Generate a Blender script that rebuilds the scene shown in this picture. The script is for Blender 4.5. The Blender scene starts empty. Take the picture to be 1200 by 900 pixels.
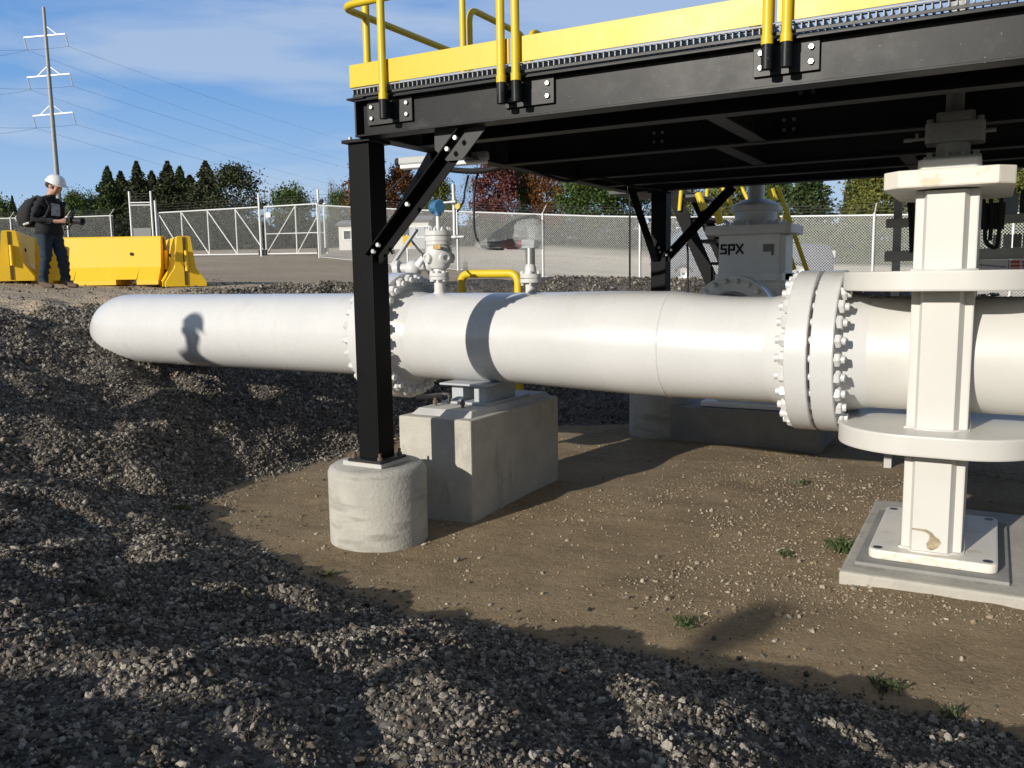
import bpy, bmesh, math, random
import numpy as np
from mathutils import Vector, Matrix
random.seed(7)
rng = np.random.default_rng(11)
C = bpy.context.scene.collection
PI = math.pi

# ------------------------------------------------------------------ camera
FPX = 1000.0; EYE = 1.64
_yc = 324.0
_p1 = np.array([-600, _yc + 9 - 450, FPX]); _p2 = np.array([600, _yc - 9 - 450, FPX])
_up = np.cross(_p1, _p2); _up /= np.linalg.norm(_up)
if _up[1] > 0: _up = -_up
_Y = np.array([565.0, _yc - 0.015 * 565 - 450, FPX]); _Y /= np.linalg.norm(_Y)
_X = np.cross(_Y, _up); _X /= np.linalg.norm(_X)
R = np.stack([_X, _Y, _up])                       # world = R @ camera(x right, y down, z forward)
def ray(u, v): return R @ np.array([u - 600.0, v - 450.0, FPX])
def atd(u, v, Z): return Vector(np.array([0, 0, EYE]) + ray(u, v) / FPX * Z)
def aty(u, v, y):
    d = ray(u, v); return Vector(np.array([0, 0, EYE]) + d * (y / d[1]))
def atz(u, v, z):
    d = ray(u, v); return Vector(np.array([0, 0, EYE]) + d * ((z - EYE) / d[2]))
cam = bpy.data.cameras.new('camera'); camo = bpy.data.objects.new('camera', cam); C.objects.link(camo)
cam.sensor_width = 36; cam.lens = 36 * FPX / 1200; cam.clip_end = 3000; cam.clip_start = 0.05
M = Matrix.Identity(4)
for i in range(3):
    M[i][0] = R[i, 0]; M[i][1] = -R[i, 1]; M[i][2] = -R[i, 2]
M[2][3] = EYE
camo.matrix_world = M
bpy.context.scene.camera = camo
RIGHT = Vector((R[0, 0], R[1, 0], 0)).normalized()
FWD = Vector((-RIGHT.y, RIGHT.x, 0))

# ------------------------------------------------------------------ world and sun
SUN_TO = Vector((-0.232, -0.925, 0.305)).normalized()
w = bpy.data.worlds.new('World'); bpy.context.scene.world = w; w.use_nodes = True
nt = w.node_tree; nt.nodes.clear()
def N(nt, t, **kw):
    n = nt.nodes.new(t)
    for k, v in kw.items(): setattr(n, k, v)
    return n
sky = N(nt, 'ShaderNodeTexSky', sky_type='NISHITA', sun_disc=False)
elev = math.asin(SUN_TO.z)
sky.sun_elevation = elev; sky.sun_rotation = math.atan2(SUN_TO.x, SUN_TO.y)
sky.air_density = 1.0; sky.dust_density = 0.2; sky.ozone_density = 1.4
SKY = 0.058
bg = N(nt, 'ShaderNodeBackground'); out = N(nt, 'ShaderNodeOutputWorld'); L = nt.links.new
bg.inputs['Strength'].default_value = SKY
tc = N(nt, 'ShaderNodeTexCoord')
def wramp(src, *st):
    r = N(nt, 'ShaderNodeValToRGB'); e = r.color_ramp.elements
    e[0].position, e[0].color = st[0][0], (*st[0][1], 1); e[1].position, e[1].color = st[-1][0], (*st[-1][1], 1)
    for p, c in st[1:-1]: q = e.new(p); q.color = (*c, 1)
    L(src, r.inputs[0]); return r.outputs[0]
sep = N(nt, 'ShaderNodeSeparateXYZ'); L(tc.outputs['Generated'], sep.inputs[0])
# thin high veil over the northern half of the sky, paler towards the horizon
k = 1.0
veil = wramp(sep.outputs['Z'], (0.0, (.56, .70, .86)), (.10, (.37, .57, .85)), (.20, (.19, .41, .79)), (.36, (.105, .29, .70)), (.75, (.06, .17, .46)))
vsc = N(nt, 'ShaderNodeVectorMath', operation='SCALE'); vsc.inputs['Scale'].default_value = 1 / SKY; L(veil, vsc.inputs[0])
dt = N(nt, 'ShaderNodeVectorMath', operation='DOT_PRODUCT'); dt.inputs[1].default_value = (-.40, .90, 0.1); L(tc.outputs['Generated'], dt.inputs[0])
vf = wramp(dt.outputs['Value'], (0.25, (0, 0, 0)), (0.75, (.9, .9, .9)))
m0 = N(nt, 'ShaderNodeMixRGB'); tint = N(nt, 'ShaderNodeMixRGB', blend_type='MULTIPLY'); tint.inputs[0].default_value = 1; tint.inputs[2].default_value = (.97, 1.0, 1.06, 1); L(sky.outputs[0], tint.inputs[1]); L(vf, m0.inputs[0]); L(tint.outputs[0], m0.inputs[1]); L(vsc.outputs[0], m0.inputs[2])
mp = N(nt, 'ShaderNodeMapping'); mp.inputs['Scale'].default_value = (1.5, 2.4, 11.0); mp.inputs['Rotation'].default_value = (0.20, -0.16, 0.45)
nz = N(nt, 'ShaderNodeTexNoise'); nz.inputs['Scale'].default_value = 1.5; nz.inputs['Detail'].default_value = 6; nz.inputs['Roughness'].default_value = 0.48; nz.inputs['Distortion'].default_value = 0.3
L(tc.outputs['Generated'], mp.inputs['Vector']); L(mp.outputs[0], nz.inputs['Vector'])
cf_ = wramp(nz.outputs['Fac'], (.42, (0, 0, 0)), (.60, (.52, .52, .52)))
mx = N(nt, 'ShaderNodeMixRGB'); mx.inputs[2].default_value = (.58 / SKY, .66 / SKY, .78 / SKY, 1)
L(cf_, mx.inputs[0]); L(m0.outputs[0], mx.inputs[1]); L(mx.outputs[0], bg.inputs['Color'])
L(bg.outputs[0], out.inputs[0])
sl = bpy.data.lights.new('sun', 'SUN'); so = bpy.data.objects.new('sun', sl); C.objects.link(so)
sl.energy = 4.45; sl.angle = math.radians(0.55); sl.color = (1.0, 0.94, 0.84)
so.rotation_euler = SUN_TO.to_track_quat('Z', 'Y').to_euler(); so.location = (0, -5, 12)
vs = bpy.context.scene.view_settings
vs.view_transform = 'Standard'; vs.look = 'None'; vs.gamma = 1; vs.exposure = 0.0

# ------------------------------------------------------------------ materials
def mat(name, col, rough=0.6, metal=0.0, var=0.10, stretch=None, scale=6.0, bump=0.0, bscale=60.0, coat=0.0, spots=None, spec=0.5, coords='Object'):
    m = bpy.data.materials.new(name); m.use_nodes = True
    nt = m.node_tree; b = nt.nodes['Principled BSDF']; L = nt.links.new
    tc = N(nt, 'ShaderNodeTexCoord')
    n1 = N(nt, 'ShaderNodeTexNoise'); n1.inputs['Scale'].default_value = scale; n1.inputs['Detail'].default_value = 8; n1.inputs['Roughness'].default_value = 0.62
    L(tc.outputs[coords], n1.inputs['Vector'])
    r = N(nt, 'ShaderNodeValToRGB')
    c = np.array(col[:3])
    r.color_ramp.elements[0].position = 0.3; r.color_ramp.elements[1].position = 0.7
    r.color_ramp.elements[0].color = (*(c * (1 - var)), 1); r.color_ramp.elements[1].color = (*np.minimum(c * (1 + var), 0.95), 1)
    L(n1.outputs['Fac'], r.inputs[0]); last = r.outputs[0]
    if spots:                                     # (colour, scale, threshold, strength): dirt, chips or stains with their own shape
        src = tc.outputs[coords]
        if stretch:
            mpp = N(nt, 'ShaderNodeMapping'); mpp.inputs['Scale'].default_value = stretch; L(src, mpp.inputs['Vector']); src = mpp.outputs[0]
        for (sc, ss, th, st) in spots:
            n2 = N(nt, 'ShaderNodeTexNoise'); n2.inputs['Scale'].default_value = ss; n2.inputs['Detail'].default_value = 5; n2.inputs['Roughness'].default_value = 0.6
            L(src, n2.inputs['Vector'])
            r2 = N(nt, 'ShaderNodeValToRGB'); r2.color_ramp.elements[0].position = th; r2.color_ramp.elements[1].position = min(th + 0.09, 1)
            r2.color_ramp.elements[0].color = (0, 0, 0, 1); r2.color_ramp.elements[1].color = (st, st, st, 1)
            L(n2.outputs['Fac'], r2.inputs[0])
            x = N(nt, 'ShaderNodeMixRGB'); x.inputs[2].default_value = (*sc, 1)
            L(r2.outputs[0], x.inputs[0]); L(last, x.inputs[1]); last = x.outputs[0]
    L(last, b.inputs['Base Color'])
    b.inputs['Metallic'].default_value = metal
    b.inputs['Specular IOR Level'].default_value = spec
    rr = N(nt, 'ShaderNodeMapRange'); rr.inputs['To Min'].default_value = max(rough - 0.1, 0.03); rr.inputs['To Max'].default_value = min(rough + 0.1, 1)
    L(n1.outputs['Fac'], rr.inputs['Value']); L(rr.outputs[0], b.inputs['Roughness'])
    if coat: b.inputs['Coat Weight'].default_value = coat; b.inputs['Coat Roughness'].default_value = 0.12
    if bump:
        n3 = N(nt, 'ShaderNodeTexNoise'); n3.inputs['Scale'].default_value = bscale; n3.inputs['Detail'].default_value = 6
        L(tc.outputs[coords], n3.inputs['Vector'])
        bp = N(nt, 'ShaderNodeBump'); bp.inputs['Strength'].default_value = bump; bp.inputs['Distance'].default_value = 0.02
        L(n3.outputs['Fac'], bp.inputs['Height']); L(bp.outputs[0], b.inputs['Normal'])
    return m

WHITE = mat('white_paint', (0.65, 0.645, 0.635), 0.27, var=0.035, scale=2.5, bump=0.045, bscale=9, coat=0.35, stretch=(2.2, 1, .55), spots=[((0.52, 0.46, 0.36), 3.2, 0.62, 0.20), ((0.45, 0.41, 0.34), 11, 0.66, 0.25), ((0.30, 0.24, 0.17), 60, 0.765, 0.6)])
CREAM = mat('valve_paint', (0.62, 0.605, 0.565), 0.42, var=0.03, scale=2.0, bump=0.04, bscale=12, spots=[((0.50, 0.43, 0.31), 3.5, 0.66, 0.30), ((0.33, 0.24, 0.14), 55, 0.765, 0.7)])
CREAM_WORN = mat('worn_valve_paint', (0.74, 0.70, 0.62), 0.5, var=0.06, scale=5, bump=0.06, bscale=25, spots=[((0.55, 0.46, 0.27), 7, 0.56, 0.55), ((0.30, 0.20, 0.11), 30, 0.70, 0.8)])
GREYVALVE = mat('grey_valve_paint', (0.86, 0.87, 0.87), 0.5, var=0.05, scale=4, bump=0.04, bscale=25)
OPERATOR = mat('operator_paint', (0.40, 0.40, 0.38), 0.55, var=0.12, scale=9, bump=0.1, bscale=40, spots=[((0.16, 0.14, 0.11), 9, 0.6, 0.5)])
BLACK = mat('black_paint', (0.012, 0.0125, 0.014), 0.42, var=0.25, scale=5, bump=0.012, bscale=9, spec=0.22, spots=[((0.50, 0.50, 0.49), 75, 0.665, 0.6), ((0.06, 0.062, 0.065), 4, 0.60, 0.4)])
POSTBLACK = mat('black_gloss_paint', (0.0045, 0.0048, 0.0055), 0.55, var=0.25, scale=5, spec=0.12, spots=[((0.5, 0.5, 0.5), 60, 0.785, 0.7)])
BLACK_CLEAN = mat('black_steel', (0.014, 0.015, 0.016), 0.5, var=0.2, scale=5, bump=0.04, bscale=40)
BLACK_UNDER = mat('black_joist_paint', (0.022, 0.022, 0.022), 0.55, var=0.3, scale=3, spots=[((0.09, 0.085, 0.075), 4, 0.62, 0.5)])
RUBBER = mat('black_rubber', (0.012, 0.012, 0.013), 0.7, var=0.2)
YELLOW = mat('yellow_paint', (0.70, 0.50, 0.018), 0.42, var=0.05, scale=3, bump=0.03, bscale=20, spots=[((0.55, 0.36, 0.05), 6, 0.66, 0.35)])
YBARRIER = mat('barrier_paint', (0.86, 0.54, 0.018), 0.55, var=0.05, scale=3, bump=0.1, bscale=30, spots=[((0.45, 0.29, 0.04), 4, 0.66, 0.25), ((0.18, 0.13, 0.06), 14, 0.71, 0.6)])
GALV = mat('galvanised_steel', (0.56, 0.57, 0.58), 0.45, metal=0.65, var=0.12, scale=20)
MESHWIRE = mat('weathered_mesh_wire', (0.42, 0.43, 0.43), 0.55, metal=0.4, var=0.1, scale=12)
GALV_PALE = mat('pale_galvanised_pipe', (0.66, 0.67, 0.67), 0.5, metal=0.3, var=0.08, scale=12)
ZINC = mat('zinc_bolt', (0.62, 0.62, 0.60), 0.35, metal=0.8, var=0.1, scale=30)
GREYSTEEL = mat('grey_painted_steel', (0.42, 0.44, 0.46), 0.5, var=0.08, scale=8, bump=0.05, bscale=40)
GRATE = mat('dull_grating_steel', (0.30, 0.30, 0.30), 0.6, metal=0.5, var=0.25, scale=18)
POLE = mat('grey_pole_steel', (0.34, 0.35, 0.36), 0.6, metal=0.2, var=0.1, scale=2)
DARKSTEEL = mat('dark_steel', (0.09, 0.085, 0.08), 0.5, metal=0.6, var=0.3, scale=15)
RUST = mat('rusty_bolt', (0.16, 0.12, 0.09), 0.7, metal=0.2, var=0.3, scale=25)
CHIP = mat('chipped_rust', (0.34, 0.27, 0.18), 0.8, var=0.55, scale=28, bump=0.3, bscale=80)
CONC = mat('concrete', (0.455, 0.43, 0.375), 0.85, var=0.13, scale=5, bump=0.25, bscale=55, stretch=(1.6, 1.6, .6), spots=[((0.27, 0.255, 0.22), 4.5, 0.56, 0.55), ((0.57, 0.54, 0.48), 9, 0.62, 0.45), ((0.15, 0.14, 0.125), 60, 0.72, 0.6)])
CONC_PIER = mat('pier_concrete', (0.44, 0.42, 0.37), 0.85, var=0.16, scale=3.3, bump=0.25, bscale=50, stretch=(.6, .6, 2.6), spots=[((0.25, 0.24, 0.21), 3.2, 0.54, 0.6), ((0.56, 0.53, 0.47), 7, 0.60, 0.5), ((0.15, 0.14, 0.12), 50, 0.72, 0.6)])
CONC_DARK = mat('dark_concrete', (0.27, 0.265, 0.25), 0.9, var=0.15, scale=5, bump=0.2, bscale=50)  # darker grey concrete tone, for the rear pad and the grout bed
GROUT = mat('grout', (0.50, 0.49, 0.47), 0.8, var=0.1, scale=8, bump=0.15, bscale=60)
BLUE = mat('blue_enamel', (0.05, 0.17, 0.33), 0.35, var=0.1, coat=0.3)
REDPLASTIC = mat('red_paint', (0.32, 0.03, 0.04), 0.4, var=0.1)
LOGOBLACK = mat('logo_black', (0.02, 0.02, 0.022), 0.6, var=0.1)
LABELGREY = mat('plate_grey', (0.20, 0.20, 0.20), 0.5, var=0.25, scale=40)
SIGNWHITE = mat('sign_white', (0.78, 0.79, 0.80), 0.5, var=0.04)
SIGNRED = mat('sign_red', (0.55, 0.06, 0.05), 0.5, var=0.1)
SIGNBLUE = mat('sign_blue', (0.10, 0.14, 0.30), 0.5, var=0.1)
SIGNYELLOW = mat('sign_yellow', (0.75, 0.50, 0.03), 0.5, var=0.05)
STEELPIPE = mat('brushed_steel', (0.42, 0.40, 0.38), 0.4, metal=0.8, var=0.1, scale=20)
BROWNPIPE = mat('brown_primer', (0.14, 0.075, 0.055), 0.6, var=0.15)
RACKGREY = mat('rack_grey', (0.48, 0.48, 0.47), 0.6, var=0.1)
PALEBLUE = mat('pale_blue_panel', (0.34, 0.40, 0.47), 0.5, var=0.08)
SHED = mat('shed_white', (0.62, 0.61, 0.57), 0.7, var=0.08, scale=3)
SHEDROOF = mat('shed_roof', (0.19, 0.19, 0.20), 0.8, var=0.12, scale=3)
DARKGLASS = mat('dark_glass', (0.02, 0.025, 0.03), 0.08, var=0.1)
CARGLASS = mat('car_glass', (0.10, 0.14, 0.19), 0.05, var=0.05, coat=0.5)
CARBLUE = mat('silver_blue_car_paint', (0.06, 0.075, 0.11), 0.4, metal=0.1, var=0.04, coat=0.4)
CARWHITE = mat('white_car_paint', (0.72, 0.72, 0.72), 0.3, var=0.04, coat=0.8)
LAMP = mat('clear_lamp', (0.7, 0.7, 0.7), 0.1, var=0.05)
REDLAMP = mat('red_lamp', (0.35, 0.02, 0.02), 0.2, var=0.05)
SKIN = mat('skin', (0.52, 0.29, 0.21), 0.55, var=0.08, scale=20)
SHIRT = mat('dark_shirt', (0.014, 0.015, 0.019), 0.9, var=0.3, scale=14, bump=0.2, bscale=25)
SHIRTPRINT = mat('grey_shirt_print', (0.33, 0.34, 0.36), 0.9, var=0.5, scale=22)
JEANS = mat('jeans', (0.020, 0.032, 0.054), 0.9, var=0.35, scale=10, bump=0.2, bscale=30)
SHOE = mat('brown_boot', (0.13, 0.085, 0.06), 0.8, var=0.25, scale=25)
SOLE = mat('boot_sole', (0.05, 0.04, 0.035), 0.9, var=0.2)
HAT = mat('hard_hat_white', (0.80, 0.80, 0.79), 0.3, var=0.02, coat=0.4)
PACK = mat('backpack_black', (0.016, 0.016, 0.018), 0.85, var=0.3, scale=16, bump=0.2, bscale=40)
PACKGREY = mat('backpack_trim', (0.45, 0.45, 0.44), 0.7, var=0.2)
HAIR = mat('hair', (0.06, 0.04, 0.03), 0.8, var=0.3)
LIGHTBODY = mat('lamp_body_white', (0.46, 0.47, 0.48), 0.4, var=0.05)
WOODPOLE = mat('pole_weathered', (0.36, 0.33, 0.29), 0.8, var=0.15, scale=2)
def plastic_bag():
    m = bpy.data.materials.new('clear_plastic_bag'); m.use_nodes = True; nt = m.node_tree; nt.nodes.clear(); L = nt.links.new
    o = N(nt, 'ShaderNodeOutputMaterial'); mixs = N(nt, 'ShaderNodeMixShader'); t = N(nt, 'ShaderNodeBsdfTransparent'); g = N(nt, 'ShaderNodeBsdfPrincipled')
    g.inputs['Base Color'].default_value = (0.55, 0.58, 0.60, 1); g.inputs['Roughness'].default_value = 0.22
    n = N(nt, 'ShaderNodeTexNoise'); n.inputs['Scale'].default_value = 14; n.inputs['Detail'].default_value = 4
    rr = N(nt, 'ShaderNodeMapRange'); rr.inputs['To Min'].default_value = 0.12; rr.inputs['To Max'].default_value = 0.50
    b = N(nt, 'ShaderNodeBump'); b.inputs['Strength'].default_value = 0.6; b.inputs['Distance'].default_value = 0.03
    L(n.outputs['Fac'], b.inputs['Height']); L(b.outputs[0], g.inputs['Normal'])
    L(n.outputs['Fac'], rr.inputs['Value']); L(rr.outputs[0], mixs.inputs[0]); L(t.outputs[0], mixs.inputs[1]); L(g.outputs[0], mixs.inputs[2]); L(mixs.outputs[0], o.inputs[0])
    return m
BAG = plastic_bag()
def leafmat(name, cols, rough=0.6, trans=0.25):
    m = bpy.data.materials.new(name); m.use_nodes = True; nt = m.node_tree; L = nt.links.new
    b = nt.nodes['Principled BSDF']; o = nt.nodes['Material Output']
    g = N(nt, 'ShaderNodeNewGeometry'); r = N(nt, 'ShaderNodeValToRGB')
    e = r.color_ramp.elements
    e[0].color = (*cols[0], 1); e[1].color = (*cols[-1], 1)
    for i, c in enumerate(cols[1:-1]): q = e.new((i + 1) / (len(cols) - 1)); q.color = (*c, 1)
    L(g.outputs['Random Per Island'], r.inputs[0]); L(r.outputs[0], b.inputs['Base Color'])
    b.inputs['Roughness'].default_value = rough; b.inputs['Specular IOR Level'].default_value = 0.25
    t = N(nt, 'ShaderNodeBsdfTranslucent'); mxs = N(nt, 'ShaderNodeMixShader'); mxs.inputs[0].default_value = trans
    L(r.outputs[0], t.inputs['Color']); L(b.outputs[0], mxs.inputs[1]); L(t.outputs[0], mxs.inputs[2]); L(mxs.outputs[0], o.inputs['Surface'])
    return m
LEAF_DARK = leafmat('conifer_needles', [(0.018, 0.028, 0.014), (0.045, 0.058, 0.024), (0.10, 0.105, 0.045)], trans=0.08)
LEAF_GREEN = leafmat('green_leaves', [(0.035, 0.068, 0.018), (0.075, 0.125, 0.03), (0.15, 0.19, 0.05)])
LEAF_YGREEN = leafmat('yellow_green_leaves', [(0.07, 0.10, 0.022), (0.16, 0.18, 0.04), (0.30, 0.26, 0.06)])
LEAF_RED = leafmat('red_leaves', [(0.075, 0.026, 0.025), (0.165, 0.054, 0.049), (0.25, 0.105, 0.085)])
LEAF_RUST = leafmat('rust_leaves', [(0.09, 0.038, 0.014), (0.20, 0.085, 0.026), (0.30, 0.14, 0.045)])
LEAF_BRUSH = leafmat('grey_green_leaves', [(0.030, 0.042, 0.022), (0.065, 0.078, 0.042), (0.15, 0.155, 0.10)])
LEAF_BARE = leafmat('thin_brown_leaves', [(0.12, 0.08, 0.05), (0.20, 0.14, 0.09), (0.25, 0.18, 0.12)])
LEAF_WEED = leafmat('weed_leaves', [(0.06, 0.09, 0.03), (0.10, 0.14, 0.055), (0.17, 0.19, 0.10)])
BARK = mat('bark', (0.10, 0.075, 0.055), 0.9, var=0.3, scale=12, bump=0.4, bscale=30)

# ------------------------------------------------------------------ mesh builder
class MB:
    def __init__(s): s.v = []; s.f = []; s.sm = []; s.mi = []; s.cur = 0
    def add(s, verts, faces, smooth=False):
        o = len(s.v); s.v.extend([tuple(p) for p in verts])
        for f in faces:
            s.f.append(tuple(i + o for i in f)); s.sm.append(smooth); s.mi.append(s.cur)
        return s
    def box(s, x0, x1, y0, y1, z0, z1, M=None):
        p = [Vector((x, y, z)) for z in (z0, z1) for y in (y0, y1) for x in (x0, x1)]
        if M is not None: p = [M @ q for q in p]
        return s.add(p, [(0, 2, 3, 1), (4, 5, 7, 6), (0, 1, 5, 4), (2, 6, 7, 3), (0, 4, 6, 2), (1, 3, 7, 5)])
    def bar(s, a, b, wd, ht, up=(0, 0, 1)):
        a = Vector(a); b = Vector(b); d = (b - a); l = d.length; d.normalize(); u = Vector(up)
        sd = d.cross(u)
        if sd.length < 1e-4: sd = d.cross(Vector((0, 1, 0)))
        sd.normalize(); u = sd.cross(d)
        M = Matrix(((d.x, sd.x, u.x, a.x), (d.y, sd.y, u.y, a.y), (d.z, sd.z, u.z, a.z), (0, 0, 0, 1)))
        return s.box(0, l, -wd / 2, wd / 2, -ht / 2, ht / 2, M)
    def prism(s, poly, a, b, up=(0, 0, 1)):                # poly in (side, up) swept from a to b
        a = Vector(a); b = Vector(b); d = (b - a).normalized(); u = Vector(up); sd = d.cross(u).normalized(); u = sd.cross(d)
        n = len(poly); P = [a + sd * x + u * y for x, y in poly] + [b + sd * x + u * y for x, y in poly]
        F = [(i, (i + 1) % n, n + (i + 1) % n, n + i) for i in range(n)] + [tuple(range(n))[::-1], tuple(range(n, 2 * n))]
        return s.add(P, F)
    def slab(s, poly, z0, z1, M=None):                     # xy outline with thickness
        n = len(poly); P = [Vector((x, y, z0)) for x, y in poly] + [Vector((x, y, z1)) for x, y in poly]
        if M is not None: P = [M @ q for q in P]
        return s.add(P, [(i, (i + 1) % n, n + (i + 1) % n, n + i) for i in range(n)] + [tuple(range(n))[::-1], tuple(range(n, 2 * n))])
    def lathe(s, prof, o, ax, n=24, smooth=True, hard=35):  # prof: list of (t along axis, r); sharp profile corners are split
        o = Vector(o); ax = Vector(ax).normalized(); q = ax.to_track_quat('Z', 'Y'); e1 = q @ Vector((1, 0, 0)); e2 = q @ Vector((0, 1, 0))
        cs = [(math.cos(2 * PI * i / n), math.sin(2 * PI * i / n)) for i in range(n)]
        runs = []; cur = [prof[0]]
        for i in range(1, len(prof)):
            cur.append(prof[i])
            if i < len(prof) - 1:
                a = math.atan2(prof[i][1] - prof[i - 1][1], prof[i][0] - prof[i - 1][0]); b = math.atan2(prof[i + 1][1] - prof[i][1], prof[i + 1][0] - prof[i][0])
                if abs(math.degrees((b - a + PI) % (2 * PI) - PI)) > hard: runs.append(cur); cur = [prof[i]]
        runs.append(cur)
        for rn in runs:
            P = []; F = []
            for t, r in rn:
                for c, d in cs: P.append(o + ax * t + e1 * (c * r) + e2 * (d * r))
            for k in range(len(rn) - 1):
                for i in range(n):
                    j = (i + 1) % n
                    F.append((k * n + i, k * n + j, (k + 1) * n + j, (k + 1) * n + i))
            s.add(P, F, smooth)
        return s
    def cyl(s, a, b, r0, r1=None, n=16):
        a = Vector(a); b = Vector(b); l = (b - a).length; r1 = r0 if r1 is None else r1
        return s.lathe([(0, 1e-5), (0, r0), (l, r1), (l, 1e-5)], a, b - a, n)
    def hexa(s, a, b, r):
        a = Vector(a); b = Vector(b); l = (b - a).length
        return s.lathe([(0, 1e-5), (0, r), (l * .85, r), (l, r * .85), (l, 1e-5)], a, b - a, 6, smooth=False)
    def tube(s, pts, r, n=10, smooth=True, cap=True):
        pts = [Vector(p) for p in pts]; m = len(pts)
        rs = r if isinstance(r, (list, tuple)) else [r] * m
        t0 = (pts[1] - pts[0]).normalized(); nrm = t0.orthogonal().normalized(); P = []; F = []
        for i in range(m):
            t = (pts[min(i + 1, m - 1)] - pts[max(i - 1, 0)]).normalized()
            nrm = (nrm - t * nrm.dot(t)).normalized(); bn = t.cross(nrm)
            for k in range(n):
                a = 2 * PI * k / n; P.append(pts[i] + (nrm * math.cos(a) + bn * math.sin(a)) * rs[i])
        for i in range(m - 1):
            for k in range(n): j = (k + 1) % n; F.append((i * n + k, i * n + j, (i + 1) * n + j, (i + 1) * n + k))
        s.add(P, F, smooth)
        if cap: s.add(P[:n], [tuple(range(n))[::-1]]); s.add(P[-n:], [tuple(range(n))])
        return s
    def ball(s, c, rx, ry=None, rz=None, n=14, m=9, M=None):
        ry = ry or rx; rz = rz or rx; P = []; F = []
        for i in range(m + 1):
            th = PI * i / m
            for k in range(n):
                a = 2 * PI * k / n; q = Vector((rx * math.sin(th) * math.cos(a), ry * math.sin(th) * math.sin(a), rz * math.cos(th)))
                if M is not None: q = M @ q
                P.append(Vector(c) + q)
        for i in range(m):
            for k in range(n): j = (k + 1) % n; F.append((i * n + k, (i + 1) * n + k, (i + 1) * n + j, i * n + j))
        return s.add(P, F, True)
    def build(s, name, mats, parent=None, bevel=0.0, seg=2):
        me = bpy.data.meshes.new(name); me.from_pydata(s.v, [], s.f)
        mats = mats if isinstance(mats, (list, tuple)) else [mats]
        for m in mats: me.materials.append(m)
        me.polygons.foreach_set('use_smooth', s.sm); me.polygons.foreach_set('material_index', s.mi)
        if bevel:
            bm = bmesh.new(); bm.from_mesh(me)
            ed = [e for e in bm.edges if len(e.link_faces) == 2 and e.calc_face_angle(0) > 0.6 and not (e.link_faces[0].smooth and e.link_faces[1].smooth)]
            bmesh.ops.bevel(bm, geom=ed, offset=bevel, segments=seg, affect='EDGES', profile=0.6, clamp_overlap=True)
            bm.to_mesh(me); bm.free()
        me.update()
        o = bpy.data.objects.new(name, me); C.objects.link(o)
        if parent is not None:
            o.parent = parent; o.matrix_parent_inverse = Matrix.Translation(-parent_world(parent))
        return o
def parent_world(p):
    t = Vector((0, 0, 0))
    while p is not None:
        t += p.location; p = p.parent if p.parent else None
        if p is not None and p.type == 'MESH': break
    return t
# parts are modelled in world coordinates; things are Empties at the thing's base without rotation
def tag(o, label=None, cat=None, group=None, kind=None):
    if label: o['label'] = label
    if cat: o['category'] = cat
    if group: o['group'] = group
    if kind: o['kind'] = kind
    return o
def thing(name, label, cat, loc=(0, 0, 0), group=None):
    o = bpy.data.objects.new(name, None); C.objects.link(o); o.location = loc; o.empty_display_size = 0.1
    return tag(o, label, cat, group)
def part(mb, name, mats, parent, bevel=0.0, label=None, seg=2):
    """mesh in world coordinates parented to a thing (Empty at its base) or to a part of one"""
    me_o = mb.build(name, mats, None, bevel, seg)
    root = parent
    off = Vector((0, 0, 0))
    q = parent
    while q is not None: off += q.location; q = q.parent
    me_o.parent = parent; me_o.location = -off
    if label: me_o['label'] = label
    return me_o
def copy_tree(o, parent=None):
    c = o.copy(); C.objects.link(c); c.parent = parent
    if parent is not None: c.matrix_parent_inverse = o.matrix_parent_inverse.copy()
    for ch in list(o.children): copy_tree(ch, c)
    return c
def bend(pts, r, n=6):
    """polyline with rounded corners"""
    pts = [Vector(p) for p in pts]; o = [pts[0]]
    for i in range(1, len(pts) - 1):
        a, b, c = pts[i - 1], pts[i], pts[i + 1]; d0 = (a - b).normalized(); d1 = (c - b).normalized()
        rr = min(r, (a - b).length * .49, (c - b).length * .49)
        for k in range(n + 1):
            t = k / n; p0 = b + d0 * rr; p1 = b + d1 * rr
            o.append(p0 * (1 - t) ** 2 + b * 2 * t * (1 - t) + p1 * t * t)
    o.append(pts[-1]); return o
# ------------------------------------------------------------------ terrain
def _hash(ix, iy, s):
    h = (ix * 374761393 + iy * 668265263 + s * 974634777) & 0xFFFFFFFF
    h = ((h ^ (h >> 13)) * 1274126177) & 0xFFFFFFFF
    return ((h ^ (h >> 16)) & 0xFFFF) / 65535.0
def vnoise(x, y, s=0):
    x = np.asarray(x, float); y = np.asarray(y, float)
    ix = np.floor(x).astype(np.int64); iy = np.floor(y).astype(np.int64); fx = x - ix; fy = y - iy
    fx = fx * fx * fx * (fx * (fx * 6 - 15) + 10); fy = fy * fy * fy * (fy * (fy * 6 - 15) + 10)
    a = _hash(ix, iy, s); b = _hash(ix + 1, iy, s); c = _hash(ix, iy + 1, s); d = _hash(ix + 1, iy + 1, s)
    return (a * (1 - fx) + b * fx) * (1 - fy) + (c * (1 - fx) + d * fx) * fy - 0.5
def sstep(a, b, x):
    t = np.clip((x - a) / (b - a), 0, 1); return t * t * (3 - 2 * t)
PIT = np.array([(-5.0, 4.15), (-4.3, 3.75), (-3.4, 3.46), (-2.46, 3.30), (-1.8, 3.34), (-1.16, 3.40), (-0.4, 3.40), (0.2, 3.36), (3, 3.4), (7, 3.7), (9, 6), (7, 9.4), (-0.8, 9.6), (-2.2, 9.4), (-3.3, 8.75), (-4.4, 8.1), (-5.15, 7.0), (-5.25, 5.9), (-5.22, 4.9)])
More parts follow.
